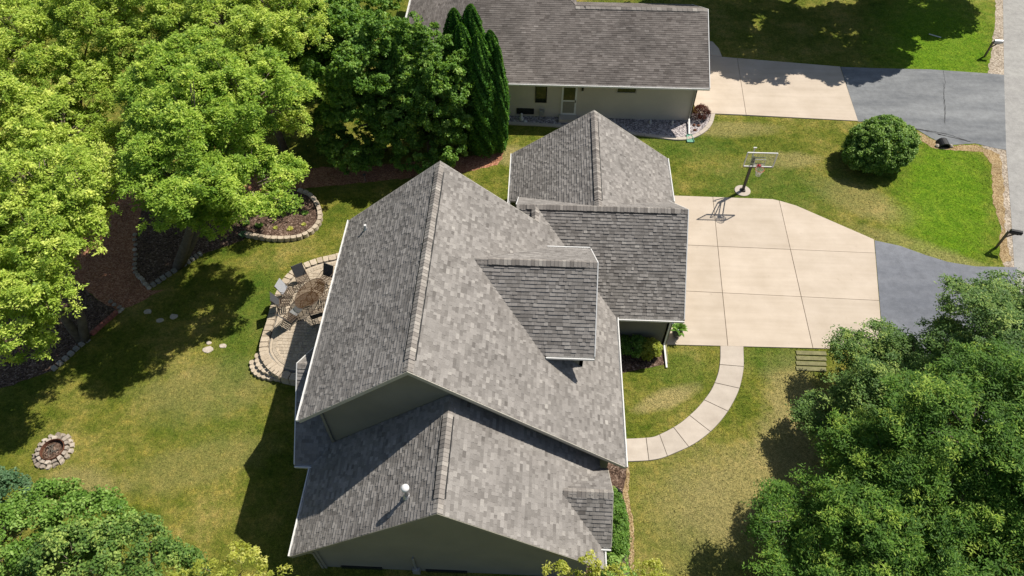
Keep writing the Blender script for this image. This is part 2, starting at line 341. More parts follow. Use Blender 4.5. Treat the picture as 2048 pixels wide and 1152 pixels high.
wk = tag(sheet('walkway', wo_+wi_[::-1], .008, M['crack']), kind='structure')
slabs(wk, [wo_[i:i+6]+wi_[i:i+6][::-1] for i in range(0, 40, 5)], .010, .04, M['walk'], 'concrete_slab', .008)
ap = GP([(1749, 481), (1800, 492), (1850, 510), (1895, 524), (1950, 533), (2034, 535)])
sheet('asphalt_apron', ap+GP([(2034, 700)])+GP([(1990, 860), (1767, 701)]), .016, M['asphalt'], kind='structure')
nd = tag(sheet('neighbour_driveway', GP([(1400, 80), (1425, 84), (1438, 98), (1444, 114), (1680, 134), (1716, 243), (1396, 227), (1372, 180)]), .010, M['crack']), kind='structure')
slabs(nd, [GP(p) for p in ([(1400, 80), (1425, 84), (1438, 98), (1444, 114), (1400, 110)], [(1396, 110), (1474, 117), (1492, 231), (1396, 227), (1372, 180)], [(1474, 117), (1680, 134), (1716, 243), (1492, 231)])], .012, .045, M['concrete'], 'concrete_slab', .008)
na = tag(sheet('neighbour_asphalt', GP([(1681, 134), (1760, 137), (1860, 139), (1975, 147), (2008, 150), (2012, 300), (1992, 297), (1950, 287), (1905, 290), (1880, 285), (1860, 275), (1832, 258), (1716, 243)]), .014, M['asphalt_n']), kind='structure')
for k, line in enumerate(([(1886, 142), (1890, 165), (1887, 190), (1891, 215), (1889, 247)], [(1828, 257), (1870, 264), (1900, 270), (1940, 284)], [(1828, 258), (1850, 262), (1868, 266), (1882, 270)])):
    w = wob(GP(line), .03, .15, k)[:-8]; mb = MB()
    for a, b in zip(w[:-1], w[1:]):
        d = Vector((b[0]-a[0], b[1]-a[1], 0)); L = d.length or 1; q = Vector((-d.y, d.x, 0))/L*(.012 if k == 0 else .03)*random.uniform(.6, 1.4)
        if L > 1.2: continue
        mb.add([(a[0]-q.x, a[1]-q.y, .018), (b[0]-q.x, b[1]-q.y, .018), (b[0]+q.x, b[1]+q.y, .018), (a[0]+q.x, a[1]+q.y, .018)], [(0, 1, 2, 3)])
    mb.obj('crack', M['crack'], na)
# beds and paths
red = GP([(120, 470), (215, 400), (262, 370), (300, 360), (275, 470), (272, 548), (303, 580), (330, 580), (262, 612), (238, 622), (195, 600), (150, 560)])
sheet('mulch_path', wob(red, .06, .3, 9), .006, M['redmulch'], kind='structure')
sheet('mulch_path', wob(GP([(470, 350), (560, 338), (760, 330), (1010, 305), (995, 330), (930, 345), (760, 362), (600, 378), (520, 384), (470, 400)]), .08, .3, 10), .006, M['redmulch'], kind='structure')
sheet('mulch_bed', wob(GP([(272, 470), (300, 360), (470, 350), (500, 400), (490, 480), (430, 500), (404, 508), (303, 577), (272, 546)]), .05, .3, 11), .010, M['mulch'], kind='structure')
sheet('mulch_bed', wob(GP([(-60, 560), (120, 470), (150, 560), (195, 600), (236, 620), (178, 676), (110, 740), (-60, 800)]), .05, .3, 12), .010, M['mulch'], kind='structure')
sheet('mulch_bed', wob(GP([(1150, 860), (1254, 930), (1256, 950), (1250, 985), (1254, 1010), (1262, 1060), (1262, 1180), (1150, 1180)]), .03, .2, 13), .010, M['mulch'], kind='structure')
sheet('bed_edging', wob(GP([(1253, 928), (1258, 932), (1260, 955), (1256, 985), (1262, 1015), (1268, 1060), (1268, 1200), (1260, 1200), (1258, 1060), (1252, 1015), (1246, 985), (1253, 952)]), .03, .15, 14), .014, M['straw'], kind='structure')
sheet('mulch_bed', wob(GP([(1215, 640), (1328, 640), (1333, 728), (1215, 752)]), .02, .2, 15), .010, M['mulch'], kind='structure')
gv = GP([(960, 232), (1000, 249), (1100, 253), (1180, 260), (1250, 268), (1310, 275), (1350, 280), (1378, 278), (1405, 265), (1420, 248), (1426, 229), (1385, 226), (1385, 215), (960, 215)])
sheet('gravel_bed', gv, .010, M['gravel'], kind='structure')
eo = spl(GP([(960, 243), (1020, 250), (1100, 254), (1180, 261), (1250, 269), (1310, 276), (1350, 281), (1382, 279), (1409, 266), (1424, 249), (1430, 229)]), 40)
ei = spl(GP([(960, 238), (1020, 245), (1100, 249), (1180, 256), (1250, 264), (1310, 271), (1350, 276), (1378, 274), (1402, 262), (1416, 247), (1422, 229)]), 40)
ce = thing('concrete_edging', 'low curved concrete kerb edging the gravel bed along the neighbouring house', 'edging', (eo[0][0], eo[0][1], 0))
for i in range(0, 39, 3):
    MB().prism(eo[i:i+4]+ei[i:i+4][::-1], 0, .08, random.random(), inset=.01).obj('kerb_segment', M['walk'], ce)
# ------------------------------------------------------------------ roofs
SH = {}      # collected shingles per house
def roof_face(house, roof, pts, e=.145, mat='shingle', wr=(.10, .27), th=(.021, .034), seed=0):
    rr = random.Random(seed); P = [Vector(p) for p in pts]
    n = Vector((0, 0, 0))
    for i in range(len(P)): n += (P[i]-P[0]).cross(P[(i+1) % len(P)]-P[0])
    n.normalize(); n = -n if n.z < 0 else n
    up = (Vector((0, 0, 1))-n*n.z).normalized(); h = up.cross(n).normalized(); o = P[0]
    q = [((p-o).dot(h), (p-o).dot(up)) for p in P]; t_min = min(b for a, b in q); t_max = max(b for a, b in q)
    def iv(t):
        xs = []
        for i in range(len(q)):
            (a, b), (c, d) = q[i], q[(i+1) % len(q)]
            if (b <= t < d) or (d <= t < b): xs.append(a+(t-b)/(d-b)*(c-a))
        xs.sort(); return [(xs[i], xs[i+1]) for i in range(0, len(xs)-1, 2)]
    # deck
    K = len(P); top = [p-n*.004 for p in P]; bot = [p-n*.13 for p in P]
    roof.add(top, [tuple(range(K))], .2, 0)
    roof.add(top+bot, [tuple(range(K, 2*K))[::-1]]+[(i, (i+1) % K, K+(i+1) % K, K+i) for i in range(K)], .2, 1)
    k = 0; t = t_min
    while t < t_max-.01:
        t1 = min(t+e, t_max); A = iv(t+.002); B = iv(t1-.002)
        if len(A) != len(B):
            mid = iv((t+t1)/2); A = B = mid
        for (a0, a1), (b0, b1) in zip(A, B):
            lo, hi = min(a0, b0), max(a1, b1); s = lo-rr.uniform(0, .3)
            while s < hi:
                w = rr.uniform(*wr); s2 = s+w; x = [min(max(s, a0), a1), min(max(s2, a0), a1), min(max(s2, b0), b1), min(max(s, b0), b1)]
                s = s2
                if x[1]-x[0] < .012 and x[2]-x[3] < .012: continue
                thick = rr.choice(th)+rr.uniform(-.002, .002); g = .003; tt = rr.uniform(-.0015, .0015) if k else 0
                x[0] += g; x[3] += g
                vs = []
                for (sx, tx, oo) in ((x[0], t+tt, thick), (x[1], t+tt, thick), (x[2], t1+.004, .006), (x[3], t1+.004, .006)):
                    vs.append(o+h*sx+up*tx+n*oo)
                vs += [vs[0]-n*(thick+.002), vs[1]-n*(thick+.002), vs[2]-n*.008, vs[3]-n*.008]
                tint = min(1, max(0, rr.gauss(.44, .12)+(.11 if thick > .027 else -.07)))
                SH.setdefault(house, []).append((roof, vs, tint, (vs[0]-Vector(_C)).length))
        t += e; k += 1
SF = [(0, 1, 2, 3), (0, 4, 5, 1), (1, 5, 6, 2), (3, 7, 4, 0)]
class Roof(MB):
    def __init__(s, name, house, **kw): MB.__init__(s); s.name = name; s.house = house; s.kw = kw; s.fields = []
    def done(s, edge): s.o = s.obj(s.name, [M['felt'], M[edge]], s.house, **s.kw); return s.o
def flush_shingles(house, mat):
    L = sorted(SH[house], key=lambda a: a[3]); per = {}
    for i, (rf, vs, tint, d) in enumerate(L):
        if i < 300:
            mb = MB().add(vs, SF, tint); mb.obj('shingle', mat, rf.o)
        else: per.setdefault(id(rf), (rf, MB()))[1].add(vs, SF, tint)
    for rf, mb in per.values():
        mb.obj('shingle_courses', mat, rf.o, kind='stuff')
def ridge_caps(parent, a, b, sl, sr, step=.15, w=.17, lift=.055, mat='ridge', vent=True, seed=1):
    """caps lapped along a ridge from a to b; sl/sr = slope left and right of the direction a->b"""
    a = Vector(a); b = Vector(b); d = (b-a); L = d.length; d.normalize(); s = Vector((d.y, -d.x, 0)).normalized(); rr = random.Random(seed)
    if vent:
        mb = MB(); off = .022; inn = .5; p0 = a+d*inn; p1 = b-d*inn; vs = []
        for p in (p0, p1):
            for side, k, z in ((-1, w+.04, 0), (0, 0, 0), (1, w+.04, 0)):
                slope = sl if side < 0 else sr; vs.append(p+s*side*k+Vector((0, 0, lift-.012-slope*k))); vs.append(p+s*side*k+Vector((0, 0, -.01-slope*k)))
        mb.add(vs, [(0, 2, 8, 6), (2, 4, 10, 8), (0, 6, 7, 1), (4, 5, 11, 10), (0, 1, 3, 2), (2, 3, 5, 4), (6, 8, 9, 7), (8, 10, 11, 9)]); mb.obj('ridge_vent', M['black'], parent)
    k = int(L/step)
    for i in range(k):
        p = a+d*(i*L/k); q = a+d*((i+1)*L/k+.02); vs = []; lf = lift if (vent and .45 < i*L/k < L-.5) else .03
        ww = w*rr.uniform(.96, 1.04)
        for e_, r_ in ((p, lf+.016), (q, lf)):
            for side in (-1, 0, 1):
                slope = sl if side < 0 else sr; v = e_+s*side*ww+Vector((0, 0, r_-slope*ww*abs(side)-(.0 if side else .012)))
                vs += [v, v-Vector((0, 0, .03))]
        MB().add(vs, [(0, 6, 8, 2), (2, 8, 10, 4), (0, 2, 3, 1), (2, 4, 5, 3), (0, 1, 7, 6), (4, 10, 11, 5), (6, 7, 9, 8), (8, 9, 11, 10)], min(1, max(0, rr.gauss(.5, .22)))).obj('ridge_cap', M[mat], parent)
def gutter(parent, a, b, out, z, mat='white'):
    """open trough along an eave a-b (xy), out = outward direction"""
    a = Vector((*a, 0)); b = Vector((*b, 0)); o = Vector((*out, 0)); mb = MB(); w, h, t = .09, .10, .012
    prof = [(0, 0), (0, -h), (w-.02, -h), (w-.01, .0), (w+.03, 0), (w+.02, -h-t), (-t, -h-t), (-t, 0)]
    vs = [e+o*x+Vector((0, 0, z+y)) for e in (a, b) for x, y in prof]; n = 8
    mb.add(vs, [(i, (i+1) % n, n+(i+1) % n, n+i) for i in range(n)]+[(0, 1, 2, 3), (8+3, 8+2, 8+1, 8), tuple(range(8))[::-1], tuple(range(8, 16))], .5)
    return mb.obj('gutter', M[mat], parent)
def rake(parent, a, b, out, mat, d=.15, up=.03, w=.025):
    if mat == 'white': w, up = .04, .04
    a = Vector(a); b = Vector(b); o = Vector((*out, 0))*w; vs = []
    for e in (a, b): vs += [e+Vector((0, 0, up)), e+o+Vector((0, 0, up)), e+o+Vector((0, 0, -d)), e+Vector((0, 0, -d))]
    return MB().add(vs, [(0, 1, 5, 4), (1, 2, 6, 5), (2, 3, 7, 6), (3, 0, 4, 7), (0, 3, 2, 1), (4, 5, 6, 7)]).obj('rake_board', M[mat], parent)
def wall(parent, pts, inward, mat, t=.15, name='wall', **kw):
    return MB().plate(pts, (inward[0]*t, inward[1]*t, 0)).obj(name, M[mat], parent, **kw)
m = .83
hs = thing('house', 'large brown house in the middle with grey shingled gable roofs, dormer and ridge vents', 'house', (-2, 15, 0))
# main roof ---------------------------------------------------------------
XR, ZR, XL, XE = -3.86, 9.05, -8.22, 3.89; YN, YF = 11.95, 22.0
zL = ZR-m*(XR-XL); zE = ZR-m*(XE-XR)
main = Roof('main_roof', hs)
roof_face('h', main, [(XL, YN, zL), (XR, YN, ZR), (XR, YF, ZR), (XL, YF, zL)], seed=1)
xq = XR+(ZR-5.76)/m
roof_face('h', main, [(XE, YN, zE), (XE, 19.14, zE), (xq, 22.95, 5.76), (xq, YF, 5.76), (XR, YF, ZR), (XR, YN, ZR)], seed=2)
mo = main.done('soffit')
ridge_caps(mo, (XR, YN+.02, ZR), (XR, YF, ZR), m, m, seed=3)
ridge_caps(mo, (xq, YF, 5.76), (xq, 22.9, 5.76), m, m, vent=False, seed=4)
gutter(mo, (XL, YN), (XL, YF), (-1, 0), zL+.01); gutter(mo, (XE, YN), (XE, 19.14+.12), (1, 0), zE+.01)
rake(mo, (XL, YN, zL), (XR, YN, ZR), (0, -1), 'almond', .17, .02); rake(mo, (XR, YN, ZR), (XE, YN, zE), (0, -1), 'almond', .17, .02)
rake(mo, (XL, YF, zL), (XR, YF, ZR), (0, 1), 'almond', .17, .02); rake(mo, (XR, YF, ZR), (xq, YF, 5.76), (0, 1), 'almond', .17, .02)
# wing roof ---------------------------------------------------------------
WX, WZ, WL, WE, WN, WF = -2.65, 7.1, -8.34, 2.93, 8.1, 12.28
wl = WZ-m*(WX-WL); we = WZ-m*(WE-WX)
wing = Roof('wing_roof', hs)
roof_face('h', wing, [(WL, WN, wl), (WX, WN, WZ), (WX, WF, WZ), (WL, WF, wl)], seed=5)
roof_face('h', wing, [(WE, WN, we), (WX, WN, WZ), (WX, WF, WZ), (WE, WF, we)], seed=6)
wg = wing.done('soffit')
ridge_caps(wg, (WX, WN+.02, WZ), (WX, 12.0, WZ), m, m, seed=7)
gutter(wg, (WL, WN), (WL, 11.55), (-1, 0), wl+.01); gutter(wg, (WE, WN), (WE, 8.75), (1, 0), we+.01)
rake(wg, (WL, WN, wl), (WX, WN, WZ), (0, -1), 'siding', .16, .02); rake(wg, (WX, WN, WZ), (WE, WN, we), (0, -1), 'siding', .16, .02)
# small porch gable on the wing's east slope
PZ, PY, PX, PE = 3.79, 10.37, 1.34, 3.22; hw = 1.52; pz = PZ-m*hw
pr = Roof('porch_roof', hs)
roof_face('h', pr, [(WX+(WZ-pz)/m-.02, PY-hw, pz), (PE, PY-hw, pz), (PE, PY, PZ), (PX, PY, PZ)], seed=8)
roof_face('h', pr, [(WX+(WZ-pz)/m-.02, PY+hw, pz), (PE, PY+hw, pz), (PE, PY, PZ), (PX, PY, PZ)], seed=9)
po = pr.done('soffit'); ridge_caps(po, (PX+.1, PY, PZ), (PE, PY, PZ), m, m, vent=False, seed=10)
gutter(po, (2.7, PY-hw), (PE, PY-hw), (0, -1), pz+.01)
rake(po, (PE, PY-hw, pz), (PE, PY, PZ), (1, 0), 'almond'); rake(po, (PE, PY, PZ), (PE, PY+hw, pz), (1, 0), 'almond')
# west gable ---------------------------------------------------------------
BZ, BY, BX = 4.93, 14.66, -9.02; bw = 3.05; bz = BZ-m*bw
bn = 1.9
bay = Roof('bay_roof', hs)
roof_face('h', bay, [(BX, BY-bw, bz), (-7.3, BY-bw, bz), (-7.3, BY, BZ), (BX, BY, BZ)], seed=11)
roof_face('h', bay, [(BX, BY+bn, BZ-m*bn), (-7.4, BY+bn, BZ-m*bn), (-7.4, BY, BZ), (BX, BY, BZ)], seed=12)
bo = bay.done('soffit'); ridge_caps(bo, (BX, BY, BZ), (-7.5, BY, BZ), m, m, vent=False, seed=13)
gutter(bo, (BX, BY-bw), (WL+.05, BY-bw), (0, -1), bz+.01)
rake(bo, (BX, BY-bw, bz), (BX, BY, BZ), (-1, 0), 'white'); rake(bo, (BX, BY, BZ), (BX, BY+bn, BZ-m*bn), (-1, 0), 'white')
# dormer -------------------------------------------------------------------
DZ, DY, DE = 7.69, 17.96, 2.55; dw = 2.80; dz = DZ-m*dw; dx = XR+(ZR-DZ)/m; dxe = XR+(ZR-dz)/m
dm = Roof('dormer_roof', hs)
roof_face('h', dm, [(dxe, DY-dw, dz), (DE, DY-dw, dz), (DE, DY, DZ), (dx, DY, DZ)], seed=14)
roof_face('h', dm, [(dxe, DY+dw, dz), (DE, DY+dw, dz), (DE, DY, DZ), (dx, DY, DZ)], seed=15)
do = dm.done('soffit'); ridge_caps(do, (dx+.1, DY, DZ), (DE, DY, DZ), m, m, seed=16)
gutter(do, (dxe+.1, DY-dw), (DE, DY-dw), (0, -1), dz+.01); gutter(do, (dxe+.1, DY+dw), (DE, DY+dw), (0, 1), dz+.01)
rake(do, (DE, DY-dw, dz), (DE, DY, DZ), (1, 0), 'white'); rake(do, (DE, DY, DZ), (DE, DY+dw, dz), (1, 0), 'white')
# garage roofs --------------------------------------------------------------
GZ, GY, GW, GE, GS = 5.76, 22.95, -.75, 6.95, 19.14; gz = GZ-m*(GY-GS)
ga = Roof('garage_roof', hs)
roof_face('h', ga, [(XE, GS, gz), (GE, GS, gz), (GE, GY, GZ), (xq, GY, GZ)], seed=17)
NX, NZ, NL, NE_, NF = 2.97, 5.62, -1.22, 7.2, 30.1; ns = .72; nl = NZ-ns*(NX-NL); ne = NZ-ns*(NE_-NX)
roof_face('h', ga, [(GE, 26.75, GZ-m*3.8), (GE, GY, GZ), (NX, GY, GZ), (NX, GY+.15, NZ), (NX+3.7, 26.6, GZ-m*3.65)], seed=18)
roof_face('h', ga, [(GW, 26.6, GZ-m*3.65), (NX-3.9, 26.6, GZ-m*3.65), (NX, GY+.15, NZ), (NX, GY, GZ), (GW, GY, GZ)], seed=19)
roof_face('h', ga, [(GW, 22.0, GZ-m*.95), (GW, GY, GZ), (xq, GY, GZ), (xq, 22.0, GZ-m*.95)], seed=20)
roof_face('h', ga, [(NL, 26.4, nl), (NL, NF, nl), (NX, NF, NZ), (NX, 23.1, NZ)], seed=21)
roof_face('h', ga, [(NE_, 26.7, ne), (NE_, NF, ne), (NX, NF, NZ), (NX, 23.1, NZ)], seed=22)
go = ga.done('soffit')
ridge_caps(go, (GW, GY, GZ), (GE, GY, GZ), m, m, seed=23); ridge_caps(go, (NX, 23.15, NZ), (NX, NF, NZ), ns, ns, seed=24)
gutter(go, (XE+.1, GS), (GE+.02, GS), (0, -1), gz+.01); gutter(go, (NL, 24.6), (NL, NF), (-1, 0), nl+.01); gutter(go, (NE_, 26.75), (NE_, NF), (1, 0), ne+.01)
rake(go, (GE, GS, gz), (GE, GY, GZ), (1, 0), 'white'); rake(go, (GE, GY, GZ), (GE, 26.75, GZ-m*3.8), (1, 0), 'white')
rake(go, (GW, GY, GZ), (GW, 26.5, GZ-m*3.55), (-1, 0), 'white')
rake(go, (NL, NF, nl), (NX, NF, NZ), (0, 1), 'almond'); rake(go, (NX, NF, NZ), (NE_, NF, ne), (0, 1), 'almond')
# walls ----------------------------------------------------------------------
def mz(x): return ZR-m*abs(x-XR)-.2
def wz_(x): return WZ-m*abs(x-WX)-.2
wall(hs, [(-7.45, 12.3, 0), (3.3, 12.3, 0), (3.3, 12.3, mz(3.3)), (XR, 12.3, ZR-.2), (-7.45, 12.3, mz(-7.45))], (0, 1), 'siding')
wall(hs, [(-7.45, 21.7, 0), (3.3, 21.7, 0), (3.3, 21.7, mz(3.3)), (XR, 21.7, ZR-.2), (-7.45, 21.7, mz(-7.45))], (0, -1), 'siding')
wall(hs, [(-7.45, 12.45, 0), (-7.45, 21.55, 0), (-7.45, 21.55, mz(-7.45)), (-7.45, 12.45, mz(-7.45))], (1, 0), 'siding')
wall(hs, [(3.3, 12.45, 0), (3.3, 21.55, 0), (3.3, 21.55, mz(3.3)), (3.3, 12.45, mz(3.3))], (-1, 0), 'siding')
wall(hs, [(-7.6, 8.5, 0), (2.45, 8.5, 0), (2.45, 8.5, wz_(2.45)), (WX, 8.5, WZ-.2), (-7.6, 8.5, wz_(-7.6))], (0, 1), 'siding')
wall(hs, [(-7.6, 8.65, 0), (-7.6, 12.25, 0), (-7.6, 12.25, wz_(-7.6)), (-7.6, 8.65, wz_(-7.6))], (1, 0), 'siding')
wall(hs, [(2.45, 8.65, 0), (2.45, 12.25, 0), (2.45, 12.25, wz_(2.45)), (2.45, 8.65, wz_(2.45))], (-1, 0), 'siding')
wall(hs, [(2.9, PY-1.2, 0), (2.9, PY+1.2, 0), (2.9, PY+1.2, PZ-1.2*m-.18), (2.9, PY, PZ-.18), (2.9, PY-1.2, PZ-1.2*m-.18)], (-1, 0), 'siding')
wall(hs, [(2.62, PY-1.2, 0), (2.9, PY-1.2, 0), (2.9, PY-1.2, 2.3), (2.62, PY-1.2, 2.3)], (0, 1), 'siding')
wall(hs, [(-8.7, 11.95, 0), (-8.7, 16.3, 0), (-8.7, 16.3, BZ-m*1.64-.2), (-8.7, BY, BZ-.2), (-8.7, 11.95, BZ-m*2.71-.2)], (1, 0), 'siding')
wall(hs, [(-8.55, 11.95, 0), (-7.62, 11.95, 0), (-7.62, 11.95, 2.45), (-8.55, 11.95, 2.45)], (0, 1), 'siding')
wall(hs, [(-8.55, 16.3, 0), (-7.45, 16.3, 0), (-7.45, 16.3, 3.3), (-8.55, 16.3, 3.3)], (0, -1), 'siding')
# dormer walls
wall(hs, [(XR+(ZR-5.4)/m, 15.55, 5.4), (2.2, 15.55, ZR-m*(2.2-XR)), (2.2, 15.55, 5.4)], (0, 1), 'siding')
wall(hs, [(XR+(ZR-5.4)/m, 20.35, 5.4), (2.2, 20.35, ZR-m*(2.2-XR)), (2.2, 20.35, 5.4)], (0, -1), 'siding')
wall(hs, [(2.2, 15.55, 3.95), (2.2, 20.35, 3.95), (2.2, 20.35, DZ-m*2.39-.2), (2.2, DY, DZ-.2), (2.2, 15.55, DZ-m*2.41-.2)], (-1, 0), 'siding')
# garage walls
wall(hs, [(3.3, 19.55, 0), (6.55, 19.55, 0), (6.55, 19.55, gz+.15), (3.3, 19.55, gz+.15)], (0, 1), 'siding')
wall(hs, [(6.55, 19.55, 0), (6.55, 26.5, 0), (6.55, 26.5, 2.5), (6.55, GY, GZ-.25), (6.55, 19.55, gz+.15)], (-1, 0), 'siding')
wall(hs, [(6.8, 26.5, 0), (6.8, 29.75, 0), (6.8, 29.75, ne+.1), (6.8, 26.5, ne+.1)], (-1, 0), 'siding')
wall(hs, [(-.8, 21.9, 0), (-.8, 29.75, 0), (-.8, 29.75, nl+.1), (-.8, 21.9, nl+.1)], (1, 0), 'siding')
wall(hs, [(-.65, 29.75, 0), (6.65, 29.75, 0), (6.65, 29.75, ne+.15), (NX, 29.75, NZ-.2), (-.65, 29.75, nl+.15)], (0, -1), 'siding')
gd = MB(); gd.box((6.575, 22.9, 1.15), (.05, 4.9, 2.2)).obj('garage_door', M['door'], hs)
# corner boards, downspouts
def downspout(parent, pts, mat='white', w=.075):
    mb = MB()
    for a, b in zip(pts[:-1], pts[1:]): mb.bar(a, b, w, w*.8)
    return mb.obj('downspout', M[mat], parent)
for x, y, z in ((-7.47, 12.28, 5.5), (-7.62, 8.48, 2.8), (6.57, 19.53, 2.5)):
    MB().bar((x, y, 0), (x, y, z), .1, .1).obj('corner_board', M['siding'], hs)
downspout(hs, [(6.45, 19.0, 2.5), (6.5, 19.45, 2.2), (6.5, 19.45, .15), (6.52, 18.2, .06)])
downspout(hs, [(-8.35, 8.3, wl-.08), (-7.72, 8.42, wl-.5), (-7.72, 8.42, .1)], 'siding')
downspout(hs, [(WE+.05, 11.9, we), (WE-.1, 11.9, we-.4), (WE-.1, 11.9, .1)], 'siding')
# radon style pipe on the south gable wall and its box
MB().tube([(-4.05, 8.42, 0), (-4.05, 8.42, 1.35), (-4.05, 8.46, 1.6)], .045, 8).obj('conduit', M['grey_metal'], hs)
MB().box((-4.05, 8.42, .2), (.28, .14, .4)).obj('meter_box', M['grey_metal'], hs)
# foundation windows at the foot of the south wall
for x in (-6.2, -2.9): 
    w_ = MB().box((x, 8.48, .12), (1.6, .05, .24)).obj('window', M['black'], hs)
    MB().box((x, 8.45, .12), (1.5, .02, .18)).obj('pane', M['glass'], w_)
# vents
def vent(parent, x, y, zr, r_, hgt, cap):
    v = MB().tube([(x, y, zr-.1), (x, y, zr+hgt)], r_, 12).obj('vent_pipe', M['white'] if not cap else M['grey_metal'], parent)
    if cap: MB().lathe((x, y, zr+hgt), [(cap*.6, -.14), (cap, -.12), (cap*1.02, -.02), (cap*.8, .03), (cap*.2, .06)], 18).obj('vent_cap', M['white'], v, smooth=True)
    MB().lathe((x, y, zr-.05), [(r_*2.6, -.04), (r_*2.3, .06), (r_*1.2, .16)], 12).obj('flashing', M['grey_metal'], v)
vp = G(815, 993, 6.15); vent(wg, vp[0], vp[1], WZ-m*abs(vp[0]-WX), .065, .72, .132)
v2 = G(730, 460, 6.7); vent(mo, -7.1, G(729, 459, 6.36)[1], ZR-m*(7.1+XR), .055, .28, None)
# ------------------------------------------------------------------ neighbouring house
nb = thing('neighbour_house', 'low beige neighbouring house at the top with a wide brown shingled roof', 'house', (1, 40, 0))
e1, k5 = 2.82, .5; X0, X1, Y0 = -8.8, 10.28, 36.2; Yr = 40.9; Zr = e1+k5*(Yr-Y0); Yt, Zt = 44.2, e1+k5*8.0
nr = Roof('neighbour_roof', nb)
roof_face('n', nr, [(X0, Y0, e1), (X1, Y0, e1), (X1, Yr, Zr), (2.2, Yr, Zr), (-.8, Yt, Zt), (-.8, Yt+.01, Zt), (X0+8, Y0+8, Zt)], mat='shingle_n', wr=(.28, .34), th=(.018, .024), seed=31)
roof_face('n', nr, [(X0, Y0, e1), (X0+8, Y0+8, Zt), (X0+8, 50, Zt), (X0, 50, e1)], wr=(.28, .34), th=(.018, .024), seed=32)
roof_face('n', nr, [(X1, Yr, Zr), (X1, 45.6, e1), (2.2, 45.6, e1), (2.2, Yr, Zr)], wr=(.28, .34), th=(.018, .024), seed=33)
roof_face('n', nr, [(-.8, Yt, Zt), (-.8, 50, Zt), (7.2, 50, e1), (7.2, Yt-7.9, e1+.02)][0:4], wr=(.28, .34), th=(.018, .024), seed=34) if False else None
roof_face('n', nr, [(2.25, Yr, Zr), (2.25, 50, Zr), (-.8, 50, Zt), (-.8, Yt, Zt)], wr=(.28, .34), th=(.018, .024), seed=35)
nro = nr.done('soffit')
ridge_caps(nro, (2.2, Yr, Zr), (X1, Yr, Zr), k5, k5, .3, .17, .04, 'ridge', True, 36)
gutter(nro, (X0, Y0), (X1, Y0), (0, -1), e1+.03)
gutter(nro, (X0, Y0), (X0, 50), (-1, 0), e1+.03)
rake(nro, (X1, Y0, e1), (X1, Yr, Zr), (1, 0), 'white'); rake(nro, (X1, Yr, Zr), (X1, 45.6, e1), (1, 0), 'white', .12)
wall(nb, [(-8.3, 36.75, 0), (9.75, 36.75, 0), (9.75, 36.75, 2.85), (-8.3, 36.75, 2.85)], (0, 1), 'siding_n')
wall(nb, [(9.75, 36.75, 0), (9.75, 45, 0), (9.75, 45, 2.9), (9.75, Yr, Zr-.2), (9.75, 36.75, 2.9)], (-1, 0), 'siding_n')
wall(nb, [(-8.3, 36.9, 0), (-8.3, 49, 0), (-8.3, 49, 2.85), (-8.3, 36.9, 2.85)], (1, 0), 'siding_n')
def window(parent, x0, x1, z0, z1, y, fr='almond'):
    w = .06; mb = MB()
    mb.box(((x0+x1)/2, y-.02, z1-w/2), (x1-x0, .06, w)); mb.box(((x0+x1)/2, y-.02, z0+w/2), (x1-x0, .06, w))
    mb.box((x0+w/2, y-.02, (z0+z1)/2), (w, .056, z1-z0-2*w)); mb.box((x1-w/2, y-.02, (z0+z1)/2), (w, .056, z1-z0-2*w))
    o = mb.obj('window', M[fr], parent); MB().box(((x0+x1)/2, y-.006, (z0+z1)/2), (x1-x0-2*w, .008, z1-z0-2*w)).obj('pane', M['glass'], o)
window(nb, -.1, .62, 1.1, 2.6, 36.75, 'black'); window(nb, 4.85, 6.08, 1.95, 2.5, 36.75)
window(nb, -1.25, -.15, .2, .62, 36.75, 'black')
dr = MB().box((2.0, 36.72, 1.32), (.95, .06, 2.14)).obj('door', M['white'], nb)
MB().box((2.0, 36.685, 1.82), (.72, .012, .92)).obj('pane', M['glass'], dr)
MB().box((2.0, 36.685, .82), (.72, .012, .85)).obj('lower_panel', M['door'], dr)
MB().box((2.4, 36.66, 1.28), (.05, .06, .14)).obj('handle', M['dark_metal'], dr)
MB().box((2.0, 36.45, .12), (1.15, .56, .24)).obj('doorstep', M['walk'], nb)
wl2 = MB().box((2.78, 36.68, 2.2), (.12, .12, .22)).obj('wall_lamp', M['black'], nb)
MB().lathe((2.78, 36.66, 1.98), [(.04, 0), (.06, .05), (.05, .12)], 10).obj('lamp_shade', M['statue'], wl2)
MB().bar((9.62, 36.68, 2.7), (9.62, 36.68, .2), .08, .08).obj('downspout', M['almond'], nb)
MB().bar((9.62, 36.62, .22), (9.5, 35.3, .08), .09, .07).obj('downspout', M['white'], nb)
gm = thing('gas_meter', 'small grey gas meter beside the narrow window on the beige wall', 'gas meter', (.35, 36.55, 0))
MB().box((.35, 36.6, .42), (.3, .18, .3)).obj('meter_body', M['grey_metal'], gm); MB().tube([(.2, 36.6, 0), (.2, 36.6, .75), (.5, 36.6, .75), (.5, 36.6, .5)], .02, 6).obj('pipe', M['grey_metal'], gm)
sb = thing('splash_block', 'pale green plastic splash block under the white downspout end', 'splash block', (9.5, 34.9, 0))
MB().prism([(9.38, 35.3), (9.62, 35.3), (9.72, 34.6), (9.32, 34.6)], .02, .05).obj('tray', M['green_plastic'], sb)
for a, b in (((9.36, 35.3, .06), (9.3, 34.6, .06)), ((9.64, 35.3, .06), (9.74, 34.6, .06))): MB().bar(a, b, .03, .08).obj('lip', M['green_plastic'], sb)
flush_shingles('h', M['shingle']); flush_shingles('n', M['shingle_n'])
